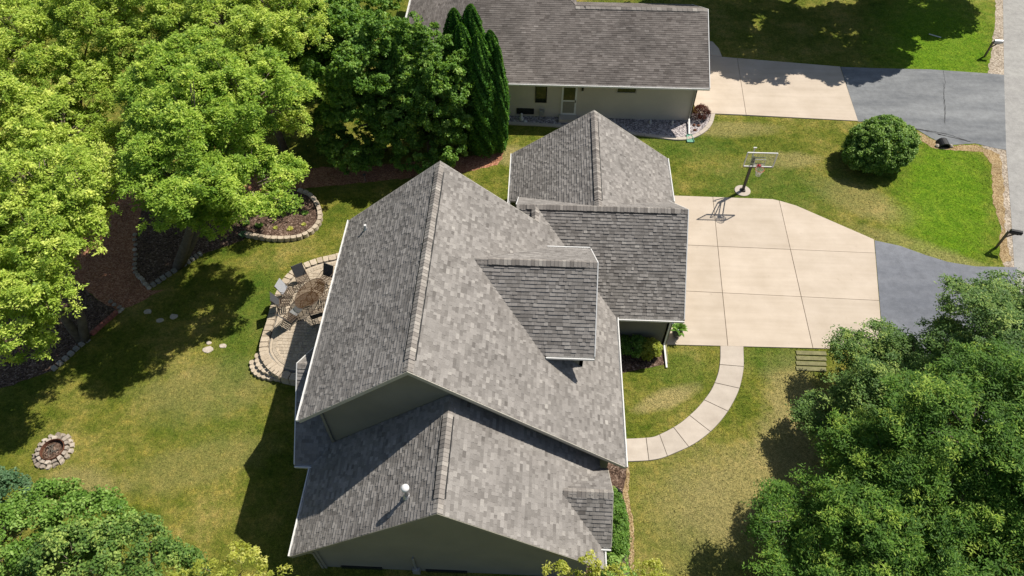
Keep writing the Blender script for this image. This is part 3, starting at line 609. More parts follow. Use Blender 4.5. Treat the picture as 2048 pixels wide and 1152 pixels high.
# ------------------------------------------------------------------ vegetation
def leaves_mesh(name, c, nrm, ln, wd, tint, mat, rg):
    """c, nrm: (n,3) arrays; one folded leaf quad each"""
    n = len(c); nrm = nrm/np.linalg.norm(nrm, axis=1, keepdims=True)
    r_ = rg.normal(size=(n, 3)); t = np.cross(nrm, r_); t /= np.linalg.norm(t, axis=1, keepdims=True)+1e-9; b = np.cross(nrm, t)
    ln = ln[:, None]*.5; wd = wd[:, None]*.5
    v = np.empty((n, 4, 3)); v[:, 0] = c-t*ln; v[:, 1] = c-b*wd+nrm*wd*.35+t*ln*.1; v[:, 2] = c+t*ln-nrm*ln*.25; v[:, 3] = c+b*wd+nrm*wd*.35+t*ln*.1
    return quads(name, v, tint, mat)
def quads(name, v, tint, mat):
    n = len(v); me = bpy.data.meshes.new(name); me.vertices.add(n*4); me.vertices.foreach_set('co', v.reshape(-1).astype(np.float32))
    me.loops.add(n*4); me.loops.foreach_set('vertex_index', np.arange(n*4, dtype=np.int32))
    me.polygons.add(n); me.polygons.foreach_set('loop_start', np.arange(0, n*4, 4, dtype=np.int32)); me.polygons.foreach_set('loop_total', np.full(n, 4, dtype=np.int32))
    me.materials.append(mat); me.update(calc_edges=True)
    a = me.attributes.new('tint', 'FLOAT', 'FACE'); a.data.foreach_set('value', tint.astype(np.float32)); return me
def clumps(blobs, n, rg, low=-.45, shell=(.72, 1.06), core=.68):
    out = []; dirs = []; B = np.array(blobs, float); area = (B[:, 3]*B[:, 4]+B[:, 3]*B[:, 5]+B[:, 4]*B[:, 5]); pr_ = area/area.sum()
    while len(out) < n:
        k = rg.choice(len(B), p=pr_); d = rg.normal(size=3); d /= np.linalg.norm(d)
        if d[2] < low: continue
        p = B[k, :3]+d*B[k, 3:]*rg.uniform(*shell)
        if any(j != k and (((p-B[j, :3])/B[j, 3:])**2).sum() < core**2 for j in range(len(B))): continue
        out.append(p); dirs.append(d/B[k, 3:]*B[k, 3:].mean())
    return np.array(out), np.array(dirs)
def lumpy(blobs, seed, dens=1.0, rad=(.55, 1.05), flat=.62, low=-.35):
    rg = np.random.default_rng(seed+900); out = []
    for b in blobs:
        n = int(dens*(b[3]*b[4]+b[3]*b[5]+b[4]*b[5])*1.35)+4; i = 0
        while i < n:
            d = rg.normal(size=3); d /= np.linalg.norm(d)
            if d[2] < low: continue
            k = rg.uniform(.62, 1.02) if rg.random() < .85 else rg.uniform(1.0, 1.18); r_ = rg.uniform(*rad)*(1.0 if k < 1 else .6)
            c = np.array(b[:3])+d*np.array(b[3:])*k; out.append((c[0], c[1], c[2], r_*rg.uniform(.8, 1.2), r_*rg.uniform(.8, 1.2), r_*flat)); i += 1
    return out
def foliage(name, blobs, mat, parent, seed, nc=400, per=90, cr=(.3, .65), leaf=(.13, .2), wr=.55, up=.8, out=.5, jit=.55, flat=.75, low=-.45, shell=(.72, 1.06), spray=False, tb=.5):
    rg = np.random.default_rng(seed); C, D = clumps(blobs, nc, rg, low, shell)
    D = D/np.linalg.norm(D, axis=1, keepdims=True)
    r_ = rg.uniform(*cr, size=nc); ct = rg.normal(tb, .2, nc)
    d = rg.normal(size=(nc, per, 3)); d += D[:, None]*.7+np.array([0, 0, .45]); d /= np.linalg.norm(d, axis=2, keepdims=True)
    if spray:   # drooping twigs carrying rows of leaflets
        ns = per//10; tw = rg.normal(size=(nc, ns, 3)); tw += D[:, None]*1.0; tw[..., 2] *= .45; tw /= np.linalg.norm(tw, axis=2, keepdims=True)
        L = (r_[:, None]*rg.uniform(.9, 1.5, (nc, ns))); s = np.linspace(.25, 1, 10)
        p = C[:, None, None]+tw[:, :, None]*(L[..., None, None]*s[None, None, :, None]); p[..., 2] -= (L[..., None]*s**2)*.35
        p += rg.normal(size=p.shape)*.035; sd = np.where(np.arange(10) % 2, 1, -1)[None, None, :, None]
        side = np.cross(tw, np.array([0, 0, 1.])); side /= np.linalg.norm(side, axis=2, keepdims=True)+1e-9
        t = side[:, :, None]*sd+tw[:, :, None]*.7+rg.normal(size=p.shape)*.25; t[..., 2] -= .25; t /= np.linalg.norm(t, axis=3, keepdims=True)
        p = p.reshape(-1, 3); t = t.reshape(-1, 3); n = len(p); nn = np.array([0, 0, 1.])+rg.normal(size=(n, 3))*jit; b = np.cross(nn, t); b /= np.linalg.norm(b, axis=1, keepdims=True)
        ln = rg.uniform(*leaf, n)[:, None]; wd = ln*wr*.5; v = np.empty((n, 4, 3)); q = np.cross(t, b)
        v[:, 0] = p; v[:, 1] = p+t*ln*.5-b*wd; v[:, 2] = p+t*ln; v[:, 3] = p+t*ln*.5+b*wd
        tint = np.clip(np.repeat(ct, ns*10)+rg.normal(0, .14, n), 0, 1)
        return link(name, quads(name, v, tint, mat), parent), C
    p = C[:, None]+d*r_[:, None, None]*rg.uniform(.45, 1.05, (nc, per, 1))*np.array([1, 1, flat])
    nn = d*out+np.array([0, 0, up])+rg.normal(size=d.shape)*jit
    n = nc*per; ln = rg.uniform(*leaf, n); tint = np.clip(np.repeat(ct, per)+rg.normal(0, .15, n), 0, 1)
    return link(name, leaves_mesh(name, p.reshape(-1, 3), nn.reshape(-1, 3), ln, ln*wr, tint, mat, rg), parent), C
def limbs(base, C, blobs, parent, seed, r0=.2, stems=1, lean=None, thin=.3, mat='bark'):
    rr = random.Random(seed); mb = MB(); base = Vector(base); mbb = MB()
    cc = Vector(tuple(np.average(np.array(blobs)[:, :3], axis=0))); top = cc
    for s in range(stems):
        off = Vector((rr.uniform(-1, 1), rr.uniform(-1, 1), 0))*(.5 if stems > 1 else 0)
        mid = base.lerp(top, .5)+off*1.6; mid.z = base.z+(top.z-base.z)*.5
        pts = [base+off*.25, base.lerp(mid, .5)+off*.3, mid, top+off*2]
        mb.tube(pts, [r0*1.25, r0, r0*.8, r0*.45], 8, rr.random())
        for b in blobs:
            if stems > 1 and rr.random() < .4: continue
            e = Vector(b[:3]); j = mid.lerp(top, rr.random()*.6); k = j.lerp(e, .5)+Vector((rr.uniform(-.3, .3), rr.uniform(-.3, .3), .2))
            mb.tube([j, k, e], [r0*.5, r0*.35, r0*.15], 6, rr.random(), cap=False)
    cs = [Vector(tuple(c)) for c in C]
    for c in cs:
        if rr.random() > thin*.4: continue
        b = min(blobs, key=lambda b: (Vector(b[:3])-c).length); e = Vector(b[:3]); s0 = e.lerp(c, .45)+Vector((rr.uniform(-.2, .2), rr.uniform(-.2, .2), -.1)); k = s0.lerp(c, .6)+Vector((rr.uniform(-.15, .15), rr.uniform(-.15, .15), .12))
        mbb.tube([s0, k, c], [r0*.14, r0*.09, .006], 4, .5, cap=False)
    mb.obj('trunk', M[mat], parent, smooth=True)
    if mbb.v: mbb.obj('branches', M['twig'], parent, smooth=True, kind='stuff')
def tree(name, label, base, blobs, mat, seed, group, cat='tree', r0=.2, stems=1, thin=.3, lump=None, **kw):
    t = thing(name, label, cat, (base[0], base[1], 0), group=group)
    o, C = foliage('crown', lumpy(blobs, seed, **lump) if lump is not None else blobs, M[mat], t, seed, **kw); limbs((base[0], base[1], 0), C, blobs, t, seed, r0, stems, thin=thin); return t
gl = 'yellow-green trees along the left side of the lawn'
yk = dict(nc=620, per=90, cr=(.14, .36), leaf=(.10, .165), wr=.45, low=-.2, lump=dict(rad=(.28, .68), dens=1.5, flat=.6), shell=(.75, 1.3), jit=.5, spray=True)
tree('maple_tree', 'green maple with a leaning grey trunk, left of the half-round flower bed', (-18.6, 23.5),
     [(-14.7, 24.2, 8.0, 2.9, 3.0, 2.5), (-13.6, 26.6, 8.2, 2.6, 2.8, 2.3), (-16.2, 26.6, 8.4, 2.5, 2.6, 2.3), (-14.6, 21.8, 7.6, 2.3, 2.1, 1.9), (-12.9, 23.4, 6.3, 1.7, 1.7, 1.5), (-15.2, 22.4, 5.2, 1.3, 1.2, 1.2)], 'leaf_maple', 101, gl, r0=.22, stems=2, thin=.45, **{**yk, 'nc': 2400})
tree('shade_tree', 'yellow-green tree leaning over the red brick border at the left edge of the lawn', (-21.6, 18.6),
     [(-20.0, 18.6, 7.0, 2.6, 2.6, 2.2), (-20.6, 21.0, 7.6, 2.6, 2.4, 2.1), (-18.4, 20.4, 7.6, 1.4, 1.4, 1.3), (-20.3, 16.6, 6.2, 1.9, 1.9, 1.7), (-21.6, 18.0, 6.6, 2.4, 2.4, 2.1), (-21.2, 15.8, 4.8, 1.6, 1.4, 1.4)], 'leaf_yellow', 102, gl, stems=2, thin=.4, **{**yk, 'nc': 1350})
tree('shade_tree', 'yellow-green tree at the far left edge, behind the one over the brick border', (-25.5, 24.0),
     [(-24.3, 24.3, 7.4, 3.2, 3.2, 2.5), (-22.2, 25.2, 6.9, 2.3, 2.4, 2.0), (-26.2, 22.6, 7.2, 2.6, 2.6, 2.2)], 'leaf_yellow', 103, gl, **{**yk, 'nc': 1350})
tree('shade_tree', 'yellow-green tree filling the top left corner', (-25.5, 31.0),
     [(-25.0, 29.9, 8.2, 3.4, 3.4, 2.7), (-22.6, 31.6, 8.6, 2.8, 2.8, 2.4), (-28.0, 31.5, 8.2, 3.2, 3.2, 2.6), (-21.8, 28.6, 7.4, 1.9, 1.9, 1.7)], 'leaf_yellow', 104, gl, **{**yk, 'nc': 1400})
tree('shade_tree', 'bright yellow-green tree at the top edge, between the corner tree and the maple', (-19.5, 34.0),
     [(-19.6, 32.4, 8.8, 3.1, 3.1, 2.6), (-17.4, 34.4, 9.0, 2.9, 2.9, 2.5), (-21.4, 35.4, 8.8, 2.8, 2.8, 2.4), (-17.8, 30.2, 8.4, 2.2, 2.2, 1.9)], 'leaf_yellow', 105, gl, **{**yk, 'nc': 1400})
tree('shade_tree', 'bright yellow-green tree directly behind the maple, beside the dark broad-leaved trees', (-15.0, 32.5),
     [(-14.6, 30.6, 8.6, 2.9, 2.9, 2.5), (-13.4, 32.8, 8.8, 2.5, 2.6, 2.3), (-13.5, 29.2, 6.2, 2.3, 2.2, 2.0), (-16.2, 29.3, 8.2, 2.2, 2.2, 2.0)], 'leaf_yellow', 106, gl, **{**yk, 'nc': 1400})
gd_ = 'dark broad-leaved trees behind the house'
dk = dict(nc=1200, thin=0, per=60, cr=(.16, .34), leaf=(.12, .2), wr=.6, low=-.5, shell=(.8, 1.06), lump=dict(dens=1.9, rad=(.35, .8), low=-.7, flat=.8), tb=.5, jit=.75)
tree('broadleaf_tree', 'tall dark green bushy tree reaching the ground, left of the pointed cedars', (-9.2, 33.2), [(-9.8, 33.0, 5.4, 2.7, 2.6, 3.5), (-10.2, 32.3, 2.4, 2.6, 2.2, 2.2), (-8.0, 32.8, 3.4, 2.0, 2.0, 2.8)], 'leaf_dark', 111, gd_, **{**dk, 'nc': 1700})
tree('broadleaf_tree', 'rounded dark green tree touching the pointed cedars on their left side', (-6.3, 33.2), [(-6.5, 33.2, 4.8, 2.5, 2.2, 3.4), (-6.2, 32.3, 2.2, 2.3, 1.9, 2.0), (-5.3, 32.7, 4.2, 1.7, 1.6, 2.8), (-7.2, 33.4, 6.2, 1.8, 1.8, 2.0)], 'leaf_dark', 112, gd_, **dk)
tree('broadleaf_tree', 'shaded dark green tree between the yellow-green trees and the tall bushy one', (-12.6, 35.2), [(-12.4, 34.8, 5.4, 2.4, 2.4, 3.2), (-11.8, 36.6, 6.2, 2.6, 2.5, 3.0)], 'leaf_dark', 113, gd_, **dk)
tree('broadleaf_tree', 'dark tree at the top edge, left of the neighbouring roof', (-12.0, 42.5), [(-12.2, 42.0, 5.0, 3.0, 3.0, 3.2), (-15.5, 41.0, 5.4, 3.2, 3.0, 3.0)], 'leaf_dark', 114, gd_, **dk)
# cedars
gc = 'pointed cedars in front of the neighbouring house'
ced = [(907, 17, 8.0, 'pointed cedar at the back left of the cedar row, beside the round dark tree'), (941, 9, 8.5, 'tallest pointed cedar, at the back of the row'), (921, 47, 8.0, 'pointed cedar at the front left of the row'),
       (957, 67, 8.0, 'pointed cedar in the middle front of the row'), (980, 61, 7.8, 'pointed cedar second from the right end of the row'), (995, 90, 7.2, 'bright green cedar at the right end of the row, against the beige wall')]
for k, (px, py, h_, lab) in enumerate(ced):
    b = G(px, py, h_); t = thing('cedar_tree', lab, 'cedar', (b[0], b[1], 0), group=gc); rg = np.random.default_rng(200+k); n = 20000
    u_ = rg.random(n)**.8; z = .15+u_*(h_-.15); prof = (.95, 1.0, .9, .85, .8, .5)[k]*np.minimum(1, (1-u_)**.52*1.45)*np.where(u_ < .12, .72+u_*2.3, 1); an = rg.random(n)*2*np.pi
    lump = 1+.2*np.sin(an*5+z*1.7+k)*np.sin(z*3.1+an*2)+.13*np.sin(an*11+z*5+rg.normal(0, .3, n)); rr_ = prof*lump*rg.uniform(.82, 1.05, n)
    p = np.stack([b[0]+rr_*np.cos(an), b[1]+rr_*np.sin(an), z], 1); nn = np.stack([np.cos(an), np.sin(an), np.full(n, .35)], 1)+rg.normal(size=(n, 3))*.55
    tt = np.clip(.45+.25*np.sin(an*5+z*1.7+k)+rg.normal(0, .18, n), 0, 1); ln = rg.uniform(.09, .17, n)
    link('crown', leaves_mesh('crown', p, nn, ln, ln*.55, tt, M['leaf_cedar'], rg), t)
    MB().tube([(b[0], b[1], 0), (b[0], b[1], h_*.5), (b[0], b[1], h_*.9)], [.12, .09, .02], 8).obj('trunk', M['bark'], t)
    MB().lathe((b[0], b[1], 0), [(.35, .3), (.5, h_*.3), (.45, h_*.55), (.2, h_*.8), (.05, h_*.93)], 10, .1).obj('inner_crown', M['leaf_cedar'], t)
# right hand trees
grt = 'large trees in the lower right corner'
lk = dict(nc=700, per=110, cr=(.2, .5), leaf=(.10, .165), wr=.3, spray=True, jit=.4, low=-.15, lump=dict(dens=1.5, rad=(.35, .8), flat=.45), shell=(.75, 1.25))
tree('locust_tree', 'bright green feathery-leaved tree in the bottom right corner, nearest the house', (11.6, 9.6),
     [(13.1, 11.3, 4.0, 2.3, 2.1, 1.6), (14.6, 10.2, 4.4, 2.8, 2.6, 1.9), (10.7, 9.7, 3.3, 1.9, 1.8, 1.3), (12.9, 8.5, 4.2, 2.7, 2.4, 1.8), (15.8, 8.1, 4.4, 2.7, 2.4, 1.9), (10.2, 8.0, 2.9, 1.9, 1.7, 1.3)], 'leaf_locust', 121, grt, thin=.4, **{**lk, 'nc': 1700})
tree('locust_tree', 'bright green feathery-leaved tree at the right edge below the asphalt apron', (16.8, 11.5),
     [(15.6, 12.0, 6.0, 2.5, 2.4, 2.0), (17.6, 10.0, 6.0, 2.6, 2.6, 2.0), (18.0, 13.2, 6.0, 2.4, 2.4, 2.0)], 'leaf_locust', 122, grt, thin=.4, **{**lk, 'nc': 1000})
tree('elm_tree', 'grey-green tree overhanging the lower corner of the concrete driveway', (15.6, 15.6),
     [(15.4, 17.8, 1.9, 1.5, 1.3, 1.0), (17.0, 17.0, 2.9, 2.2, 1.9, 1.5), (15.3, 16.0, 2.0, 1.4, 1.3, 1.0), (13.4, 14.9, 1.9, 1.6, 1.4, 1.2), (14.9, 14.5, 3.2, 2.2, 2.0, 1.6)], 'leaf_grey', 123, grt, thin=.6, **{**lk, 'nc': 1100, 'leaf': (.09, .15), 'wr': .4})
tree('elm_tree', 'grey-green tree overhanging the asphalt apron at the right edge', (19.6, 15.8),
     [(18.2, 16.2, 5.4, 2.3, 2.1, 1.9), (20.4, 16.9, 5.4, 2.3, 2.1, 1.9), (20.6, 14.8, 5.8, 2.6, 2.6, 2.0), (19.2, 18.9, 4.6, 1.2, 1.2, 1.1)], 'leaf_grey', 124, grt, thin=.5, **{**lk, 'nc': 1000, 'leaf': (.09, .15), 'wr': .4})
# trees beyond the top edge that throw the shade on the neighbour's lawn
gt = "tall trees on the neighbour's front lawn"
for k, (x, y, r_) in enumerate(((14.8, 50.4, 4.8), (20.4, 49.8, 4.9), (26.0, 49.4, 4.4), (33.0, 54.2, 3.6))):
    lab = ['first tall tree from the left beyond the neighbouring driveway', 'second tall tree from the left beyond the neighbouring driveway', 'third tall tree from the left beyond the neighbouring driveway', 'tall tree nearest the road beyond the upper mailbox'][k]
    tree('oak_tree', lab, (x, y+3.2), [(x, y, 8.2, r_, r_*.95, 3.2), (x+1.5, y+2, 9.2, r_*.7, r_*.7, 2.8)], 'leaf_dark', 130+k, gt, nc=430, per=70, cr=(.4, .8), leaf=(.25, .4), wr=.6)
# lower left
gb = 'shrubs and small trees along the lower left edge'
bk = dict(nc=190, tb=.62, per=75, cr=(.2, .42), leaf=(.09, .15), wr=.6)
tree('shrub', 'blue-green shrub at the left edge just below the fire pit', (-20.9, 9.8), [(-21.2, 10.2, 2.2, 1.2, 1.0, 1.1), (-20.3, 10.2, 1.7, .8, .7, .8), (-21.2, 9.2, 2.3, 1.2, 1.0, 1.1)], 'leaf_blue', 141, gb, 'shrub', r0=.07, stems=3, **bk)
tree('small_tree', 'fresh green small tree in the bottom left corner', (-17.2, 8.4), [(-17.0, 8.8, 3.2, 1.5, 1.2, 1.3), (-15.4, 8.5, 3.4, 1.5, 1.1, 1.2), (-17.8, 7.6, 3.8, 1.6, 1.4, 1.3)], 'leaf_bush', 142, gb, 'tree', r0=.1, stems=2, **{**bk, 'nc': 300})
tree('small_tree', 'grey-green small tree at the bottom edge, right of the fresh green corner tree', (-14.6, 7.2), [(-14.0, 7.8, 3.4, 1.5, 1.0, 1.1), (-12.4, 7.2, 3.2, 1.3, .9, 1.0), (-15.0, 7.0, 4.0, 1.5, 1.2, 1.2)], 'leaf_grey', 143, gb, 'tree', r0=.1, stems=2, **{**bk, 'nc': 260})
tree('sapling', 'yellow-leaved sapling at the bottom edge, left of the house corner', (-8.9, 6.4), [(-9.2, 7.0, 4.3, .8, .7, .8), (-10.3, 6.7, 4.1, .8, .6, .7), (-8.0, 6.5, 4.2, .7, .5, .6), (-11.2, 6.3, 4.0, .7, .6, .7)], 'leaf_lime', 144, 'yellow-leaved saplings at the bottom edge', 'sapling', r0=.05, stems=2, nc=85, per=45, cr=(.12, .3), leaf=(.09, .15), wr=.45, thin=.9)
tree('sapling', 'yellow-leaved sapling at the bottom edge over the right corner of the house roof', (2.4, 6.9), [(2.2, 7.55, 4.3, .45, .3, .6), (3.4, 7.5, 3.5, .6, .35, .5), (1.2, 7.45, 4.0, .5, .25, .25), (4.6, 7.9, 2.6, .7, .4, .4)], 'leaf_lime', 145, 'yellow-leaved saplings at the bottom edge', 'sapling', r0=.04, stems=2, nc=60, per=40, cr=(.1, .26), leaf=(.08, .13), wr=.45, thin=.9)
def bush(name, label, x, y, blobs, mat, seed, cat='shrub', group=None, **kw):
    t = thing(name, label, cat, (x, y, 0), group=group); B = [(x+b[0], y+b[1], b[2], b[3], b[4], b[5]) for b in blobs]
    k = dict(nc=160, per=60, cr=(.12, .25), leaf=(.07, .12), wr=.6, low=-.6, shell=(.85, 1.04)); k.update(kw)
    o, C = foliage('foliage', B, M[mat], t, seed, **k); mb = MB(); rr = random.Random(seed)
    for c in C[::6]: mb.tube([(x+rr.uniform(-.08, .08), y+rr.uniform(-.08, .08), 0), ((x+c[0])/2, (y+c[1])/2, c[2]*.6), tuple(c)], [.02, .012, .005], 4, cap=False)
    mb.obj('stems', M['twig'], t); return t
bb = G(1757, 300, .9)
bush('round_bush', 'big round clipped green bush on the lawn beside the neighbouring asphalt drive', bb[0], bb[1], [(0, 0, 1.25, 1.65, 1.5, 1.2), (-.6, -.35, .95, 1.3, 1.2, 1.0), (.7, .2, 1.3, 1.2, 1.2, 1.05), (.2, .6, 1.7, 1.0, .9, .8)], 'leaf_bush', 151, 'bush', nc=800, per=75, cr=(.14, .32), leaf=(.08, .14), wr=.65, tb=.62, shell=(.85, 1.1))
h1_ = G(1238, 1045, .9)
bush('hedge', 'long clipped green hedge beside the lower right wall of the house', h1_[0]-.12, h1_[1], [(0, -.75, .6, .42, .7, .6), (0, 0, .65, .42, .8, .6), (-.05, .7, .55, .36, .7, .5)], 'leaf_bush', 152, 'hedge', nc=300, per=60, cr=(.1, .2), leaf=(.06, .1))
s1 = G(1228, 1135, .8); bush('shrub', 'fresh green shrub at the foot of the hedge, bottom edge', s1[0], s1[1]-.1, [(0, 0, .9, .5, .45, .5), (.3, -.3, .8, .4, .4, .4)], 'leaf_bush', 153, nc=70, tb=.75, leaf=(.1, .16))
s2 = G(1300, 698, .5); bush('shrub', 'lime green shrub in the bed at the inner corner by the garage', s2[0], s2[1], [(0, 0, .45, .42, .38, .42)], 'leaf_lime', 154, nc=60, leaf=(.08, .13), group='shrubs in the front corner bed', tb=.2)
s3 = G(1270, 692, .5); bush('shrub', 'shaded dark green shrub in the front bed, left of the lime one', s3[0], s3[1], [(0, 0, .45, .6, .45, .45), (-.7, .1, .4, .5, .4, .4)], 'leaf_dark', 155, nc=90, group='shrubs in the front corner bed')
s4 = G(1402, 227, .35); bush('barberry_bush', 'small dark red bush in the gravel at the corner of the neighbouring house', s4[0], s4[1], [(0, 0, .42, .42, .38, .38)], 'leaf_red', 156, nc=90, per=45, leaf=(.05, .09), wr=.4, up=.4)
# short grass blades over the part of the lawn near the houses
def in_poly(x, y, P):
    c = np.zeros(len(x), bool); n = len(P)
    for i in range(n):
        (a, b), (d, e) = P[i][:2], P[(i+1) % n][:2]
        if b == e: continue
        k = ((b > y) != (e > y)) & (x < (d-a)*(y-b)/(e-b)+a); c ^= k
    return c
rg = np.random.default_rng(88); NB = 620000
gx = rg.uniform(-27, 33, NB); gy = rg.uniform(7, 53, NB); keep = np.ones(NB, bool)
q_ = np.stack([gx-_C[0], gy-_C[1], np.full(NB, -CH)], 1); zc = q_@_f; ix = (q_@_r)/zc*CF; iy = (q_@_u)/zc*CF
keep &= (np.abs(ix) < 1150) & (np.abs(iy) < 680)
for ob in [o for o in COL.objects if o.get('kind') == 'structure' and o.name != 'lawn' and o.type == 'MESH']:
    keep &= ~in_poly(gx, gy, [tuple(v.co[:2]) for v in ob.data.vertices])
for P_ in ([(-7.6, 8.4), (2.5, 8.4), (2.5, 12.2), (3.4, 12.2), (3.4, 19.5), (6.6, 19.5), (6.6, 29.8), (-.9, 29.8), (-.9, 21.8), (-7.5, 21.8), (-7.5, 16.4), (-8.8, 16.4), (-8.8, 11.9), (-7.6, 11.9)], [(-8.4, 36.7), (9.8, 36.7), (9.8, 50), (-8.4, 50)]): keep &= ~in_poly(gx, gy, P_)
gx, gy = gx[keep], gy[keep]; n = len(gx); an = rg.uniform(0, 6.283, n); hh = rg.uniform(.012, .032, n); w_ = rg.uniform(.008, .02, n); ln_ = rg.normal(0, .03, (n, 2))
v = np.empty((n, 4, 3)); ux, uy = np.cos(an)*w_, np.sin(an)*w_
v[:, 0] = np.stack([gx-ux, gy-uy, np.full(n, .0)], 1); v[:, 1] = np.stack([gx+ux, gy+uy, np.full(n, .0)], 1)
v[:, 2] = np.stack([gx+ux*.5+ln_[:, 0], gy+uy*.5+ln_[:, 1], hh], 1); v[:, 3] = np.stack([gx-ux*.5+ln_[:, 0], gy-uy*.5+ln_[:, 1], hh], 1)
link('grass', quads('grass', v, np.clip(rg.normal(.55, .24, n), .1, 1), M['lawn']), label='short mown green and straw-coloured grass covering the lawns', kind='stuff', cat='grass')
# ------------------------------------------------------------------ stone borders
def arc_blocks(parent, pts, n, w, d, h, z0, mat, name='block', gap=.012, bulge=.03, jit=.01, seed=0):
    c = spl(pts, n+1); rr = random.Random(seed)
    for a, b in zip(c[:-1], c[1:]):
        a = Vector((*a, 0)); b = Vector((*b, 0)); t = (b-a); L = t.length; t.normalize(); o = Vector((t.y, -t.x, 0)); a2 = a+t*gap; b2 = b-t*gap; dd = d+rr.uniform(-jit, jit)
        po_ = [a2+o*(w-bulge), a2.lerp(b2, .3)+o*w, a2.lerp(b2, .7)+o*w, b2+o*(w-bulge), b2-o*dd, a2-o*dd]
        MB().prism([(q.x, q.y) for q in po_], z0, z0+h+rr.uniform(-jit, jit)*.5, rr.random(), inset=.018).obj(name, mat, parent)
fb = GP([(490, 468), (520, 474), (545, 477), (572, 477), (598, 474), (622, 463), (638, 445), (640, 425), (633, 405), (618, 388), (596, 380)], .15)
fbt = thing('flower_bed', 'half-round raised flower bed edged with pale scalloped blocks', 'flower bed', (fb[4][0], fb[4][1], 0))
arc_blocks(fbt, fb, 21, .13, .13, .24, .01, M['block'], 'edging_block', seed=3, bulge=.05)
MB().prism(fb+GP([(500, 385), (470, 420)], .1), .005, .12).obj('soil', M['mulch'], fbt)
lb = GP([(303, 574), (330, 556), (360, 536), (384, 521), (405, 507)])
lbt = thing('stone_edging', 'straight row of grey blocks along the bed under the leaning maple', 'edging', (lb[2][0], lb[2][1], 0))
arc_blocks(lbt, lb, 11, .12, .12, .16, .005, M['greyblock'], 'edging_block', .03, seed=4)
cb = thing('cobble_edging', 'short row of small rounded stones between the red path and the dark bed', 'edging', (*GP([(286, 562)])[0], 0))
for k, (x, y) in enumerate(spl(GP([(271, 470), (271, 510), (272, 545), (285, 560), (300, 577)]), 17)):
    MB().lathe((x+random.uniform(-.04, .04), y, 0), [(.1, 0), (.13, .05), (.08, .1), (.02, .12)], 8, random.random(), jit=.15).obj('cobble', M['stone'], cb)
cb2 = thing('cobble_edging', 'short row of small rounded stones at the top end of the red brick border', 'edging', (*GP([(230, 615)])[0], 0))
for x, y in spl(GP([(222, 604), (232, 612), (245, 618), (240, 624)]), 5):
    MB().lathe((x, y, 0), [(.09, 0), (.12, .05), (.07, .1), (.02, .12)], 8, random.random(), jit=.15).obj('cobble', M['stone'], cb2)
rb = GP([(236, 624), (222, 637), (204, 652), (184, 671)])
rbt = thing('brick_edging', 'straight border of long red bricks beside the dark left hand bed', 'edging', (*rb[1], 0))
arc_blocks(rbt, rb, 7, .1, .1, .15, .005, M['brick'], 'brick', .006, 0, .004, 5)
gbk = GP([(180, 677), (155, 697), (130, 720), (104, 742)])
gbt = thing('stone_edging', 'shaded row of grey blocks continuing the red brick border downward', 'edging', (*gbk[1], 0))
arc_blocks(gbt, gbk, 7, .12, .12, .14, .005, M['greyblock'], 'edging_block', .03, seed=6)
def plant(label, px, py, s, mat, seed, group, z=.12, n=22):
    p = G(px, py, z); t = thing('leafy_plant', label, 'plant', (p[0], p[1], z), group=group); rg = np.random.default_rng(seed); mb = MB()
    for i in range(n):
        an = i*2.4; L = s*rg.uniform(.6, 1); e = rg.uniform(.2, .9); d = Vector((math.cos(an), math.sin(an), e)).normalized()*L; q = Vector((-math.sin(an), math.cos(an), 0))*L*.26; b = Vector((p[0], p[1], z))
        mb.add([b, b+d*.55-q, b+d-Vector((0, 0, L*.25)), b+d*.55+q], [(0, 1, 2, 3)], float(rg.uniform(.2, 1)))
    mb.obj('leaves', M[mat], t); return t
gpp = 'small leafy plants in the raised flower bed'
for k, (px, py, s, mt, lab) in enumerate(((519, 452, .34, 'leaf_bush', 'fresh green leafy plant near the front left of the flower bed'), (610, 427, .3, 'leaf_bush', 'fresh green leafy plant near the right end of the flower bed'), (580, 458, .24, 'leaf_lime', 'small yellowish plant at the front middle of the flower bed'),
        (608, 449, .2, 'leaf_lime', 'tiny yellowish plant at the front right of the flower bed'), (494, 446, .3, 'leaf_grey', 'grey-green plant at the left end of the flower bed'), (547, 405, .34, 'leaf_blue', 'shaded blue-green plant at the back of the flower bed'), (518, 410, .32, 'leaf_blue', 'shaded blue-green plant at the back left of the flower bed'),
        (597, 410, .3, 'leaf_grey', 'shaded spindly plant behind the right end plant of the flower bed'), (551, 456, .18, 'leaf_lime', 'tiny sparse plant in the front centre of the flower bed'), (487, 470, .36, 'leaf_blue', 'grey-green clump just left of the flower bed blocks'))): plant(lab, px, py, s, mt, 300+k, gpp)
p = G(573, 428, .12); t = thing('upright_shrub', 'thin upright shrub with bare stems in the middle of the flower bed', 'shrub', (p[0], p[1], .12)); mb = MB(); rr = random.Random(5); C = []
for i in range(9):
    an = rr.uniform(0, 6.28); e = Vector((p[0]+math.cos(an)*rr.uniform(.3, .8), p[1]+math.sin(an)*rr.uniform(.2, .6), rr.uniform(1.1, 1.9))); b = Vector((p[0], p[1], .1)); k = b.lerp(e, .5)+Vector((0, 0, .2))
    mb.tube([b, k, e], [.022, .014, .006], 5, cap=False); C += [tuple(e), tuple(k.lerp(e, .5))]
mb.obj('stems', M['twig'], t); foliage('leaves', [(*c, .12, .12, .1) for c in C], M['leaf_grey'], t, 77, nc=28, per=10, cr=(.05, .14), leaf=(.08, .13), wr=.4)
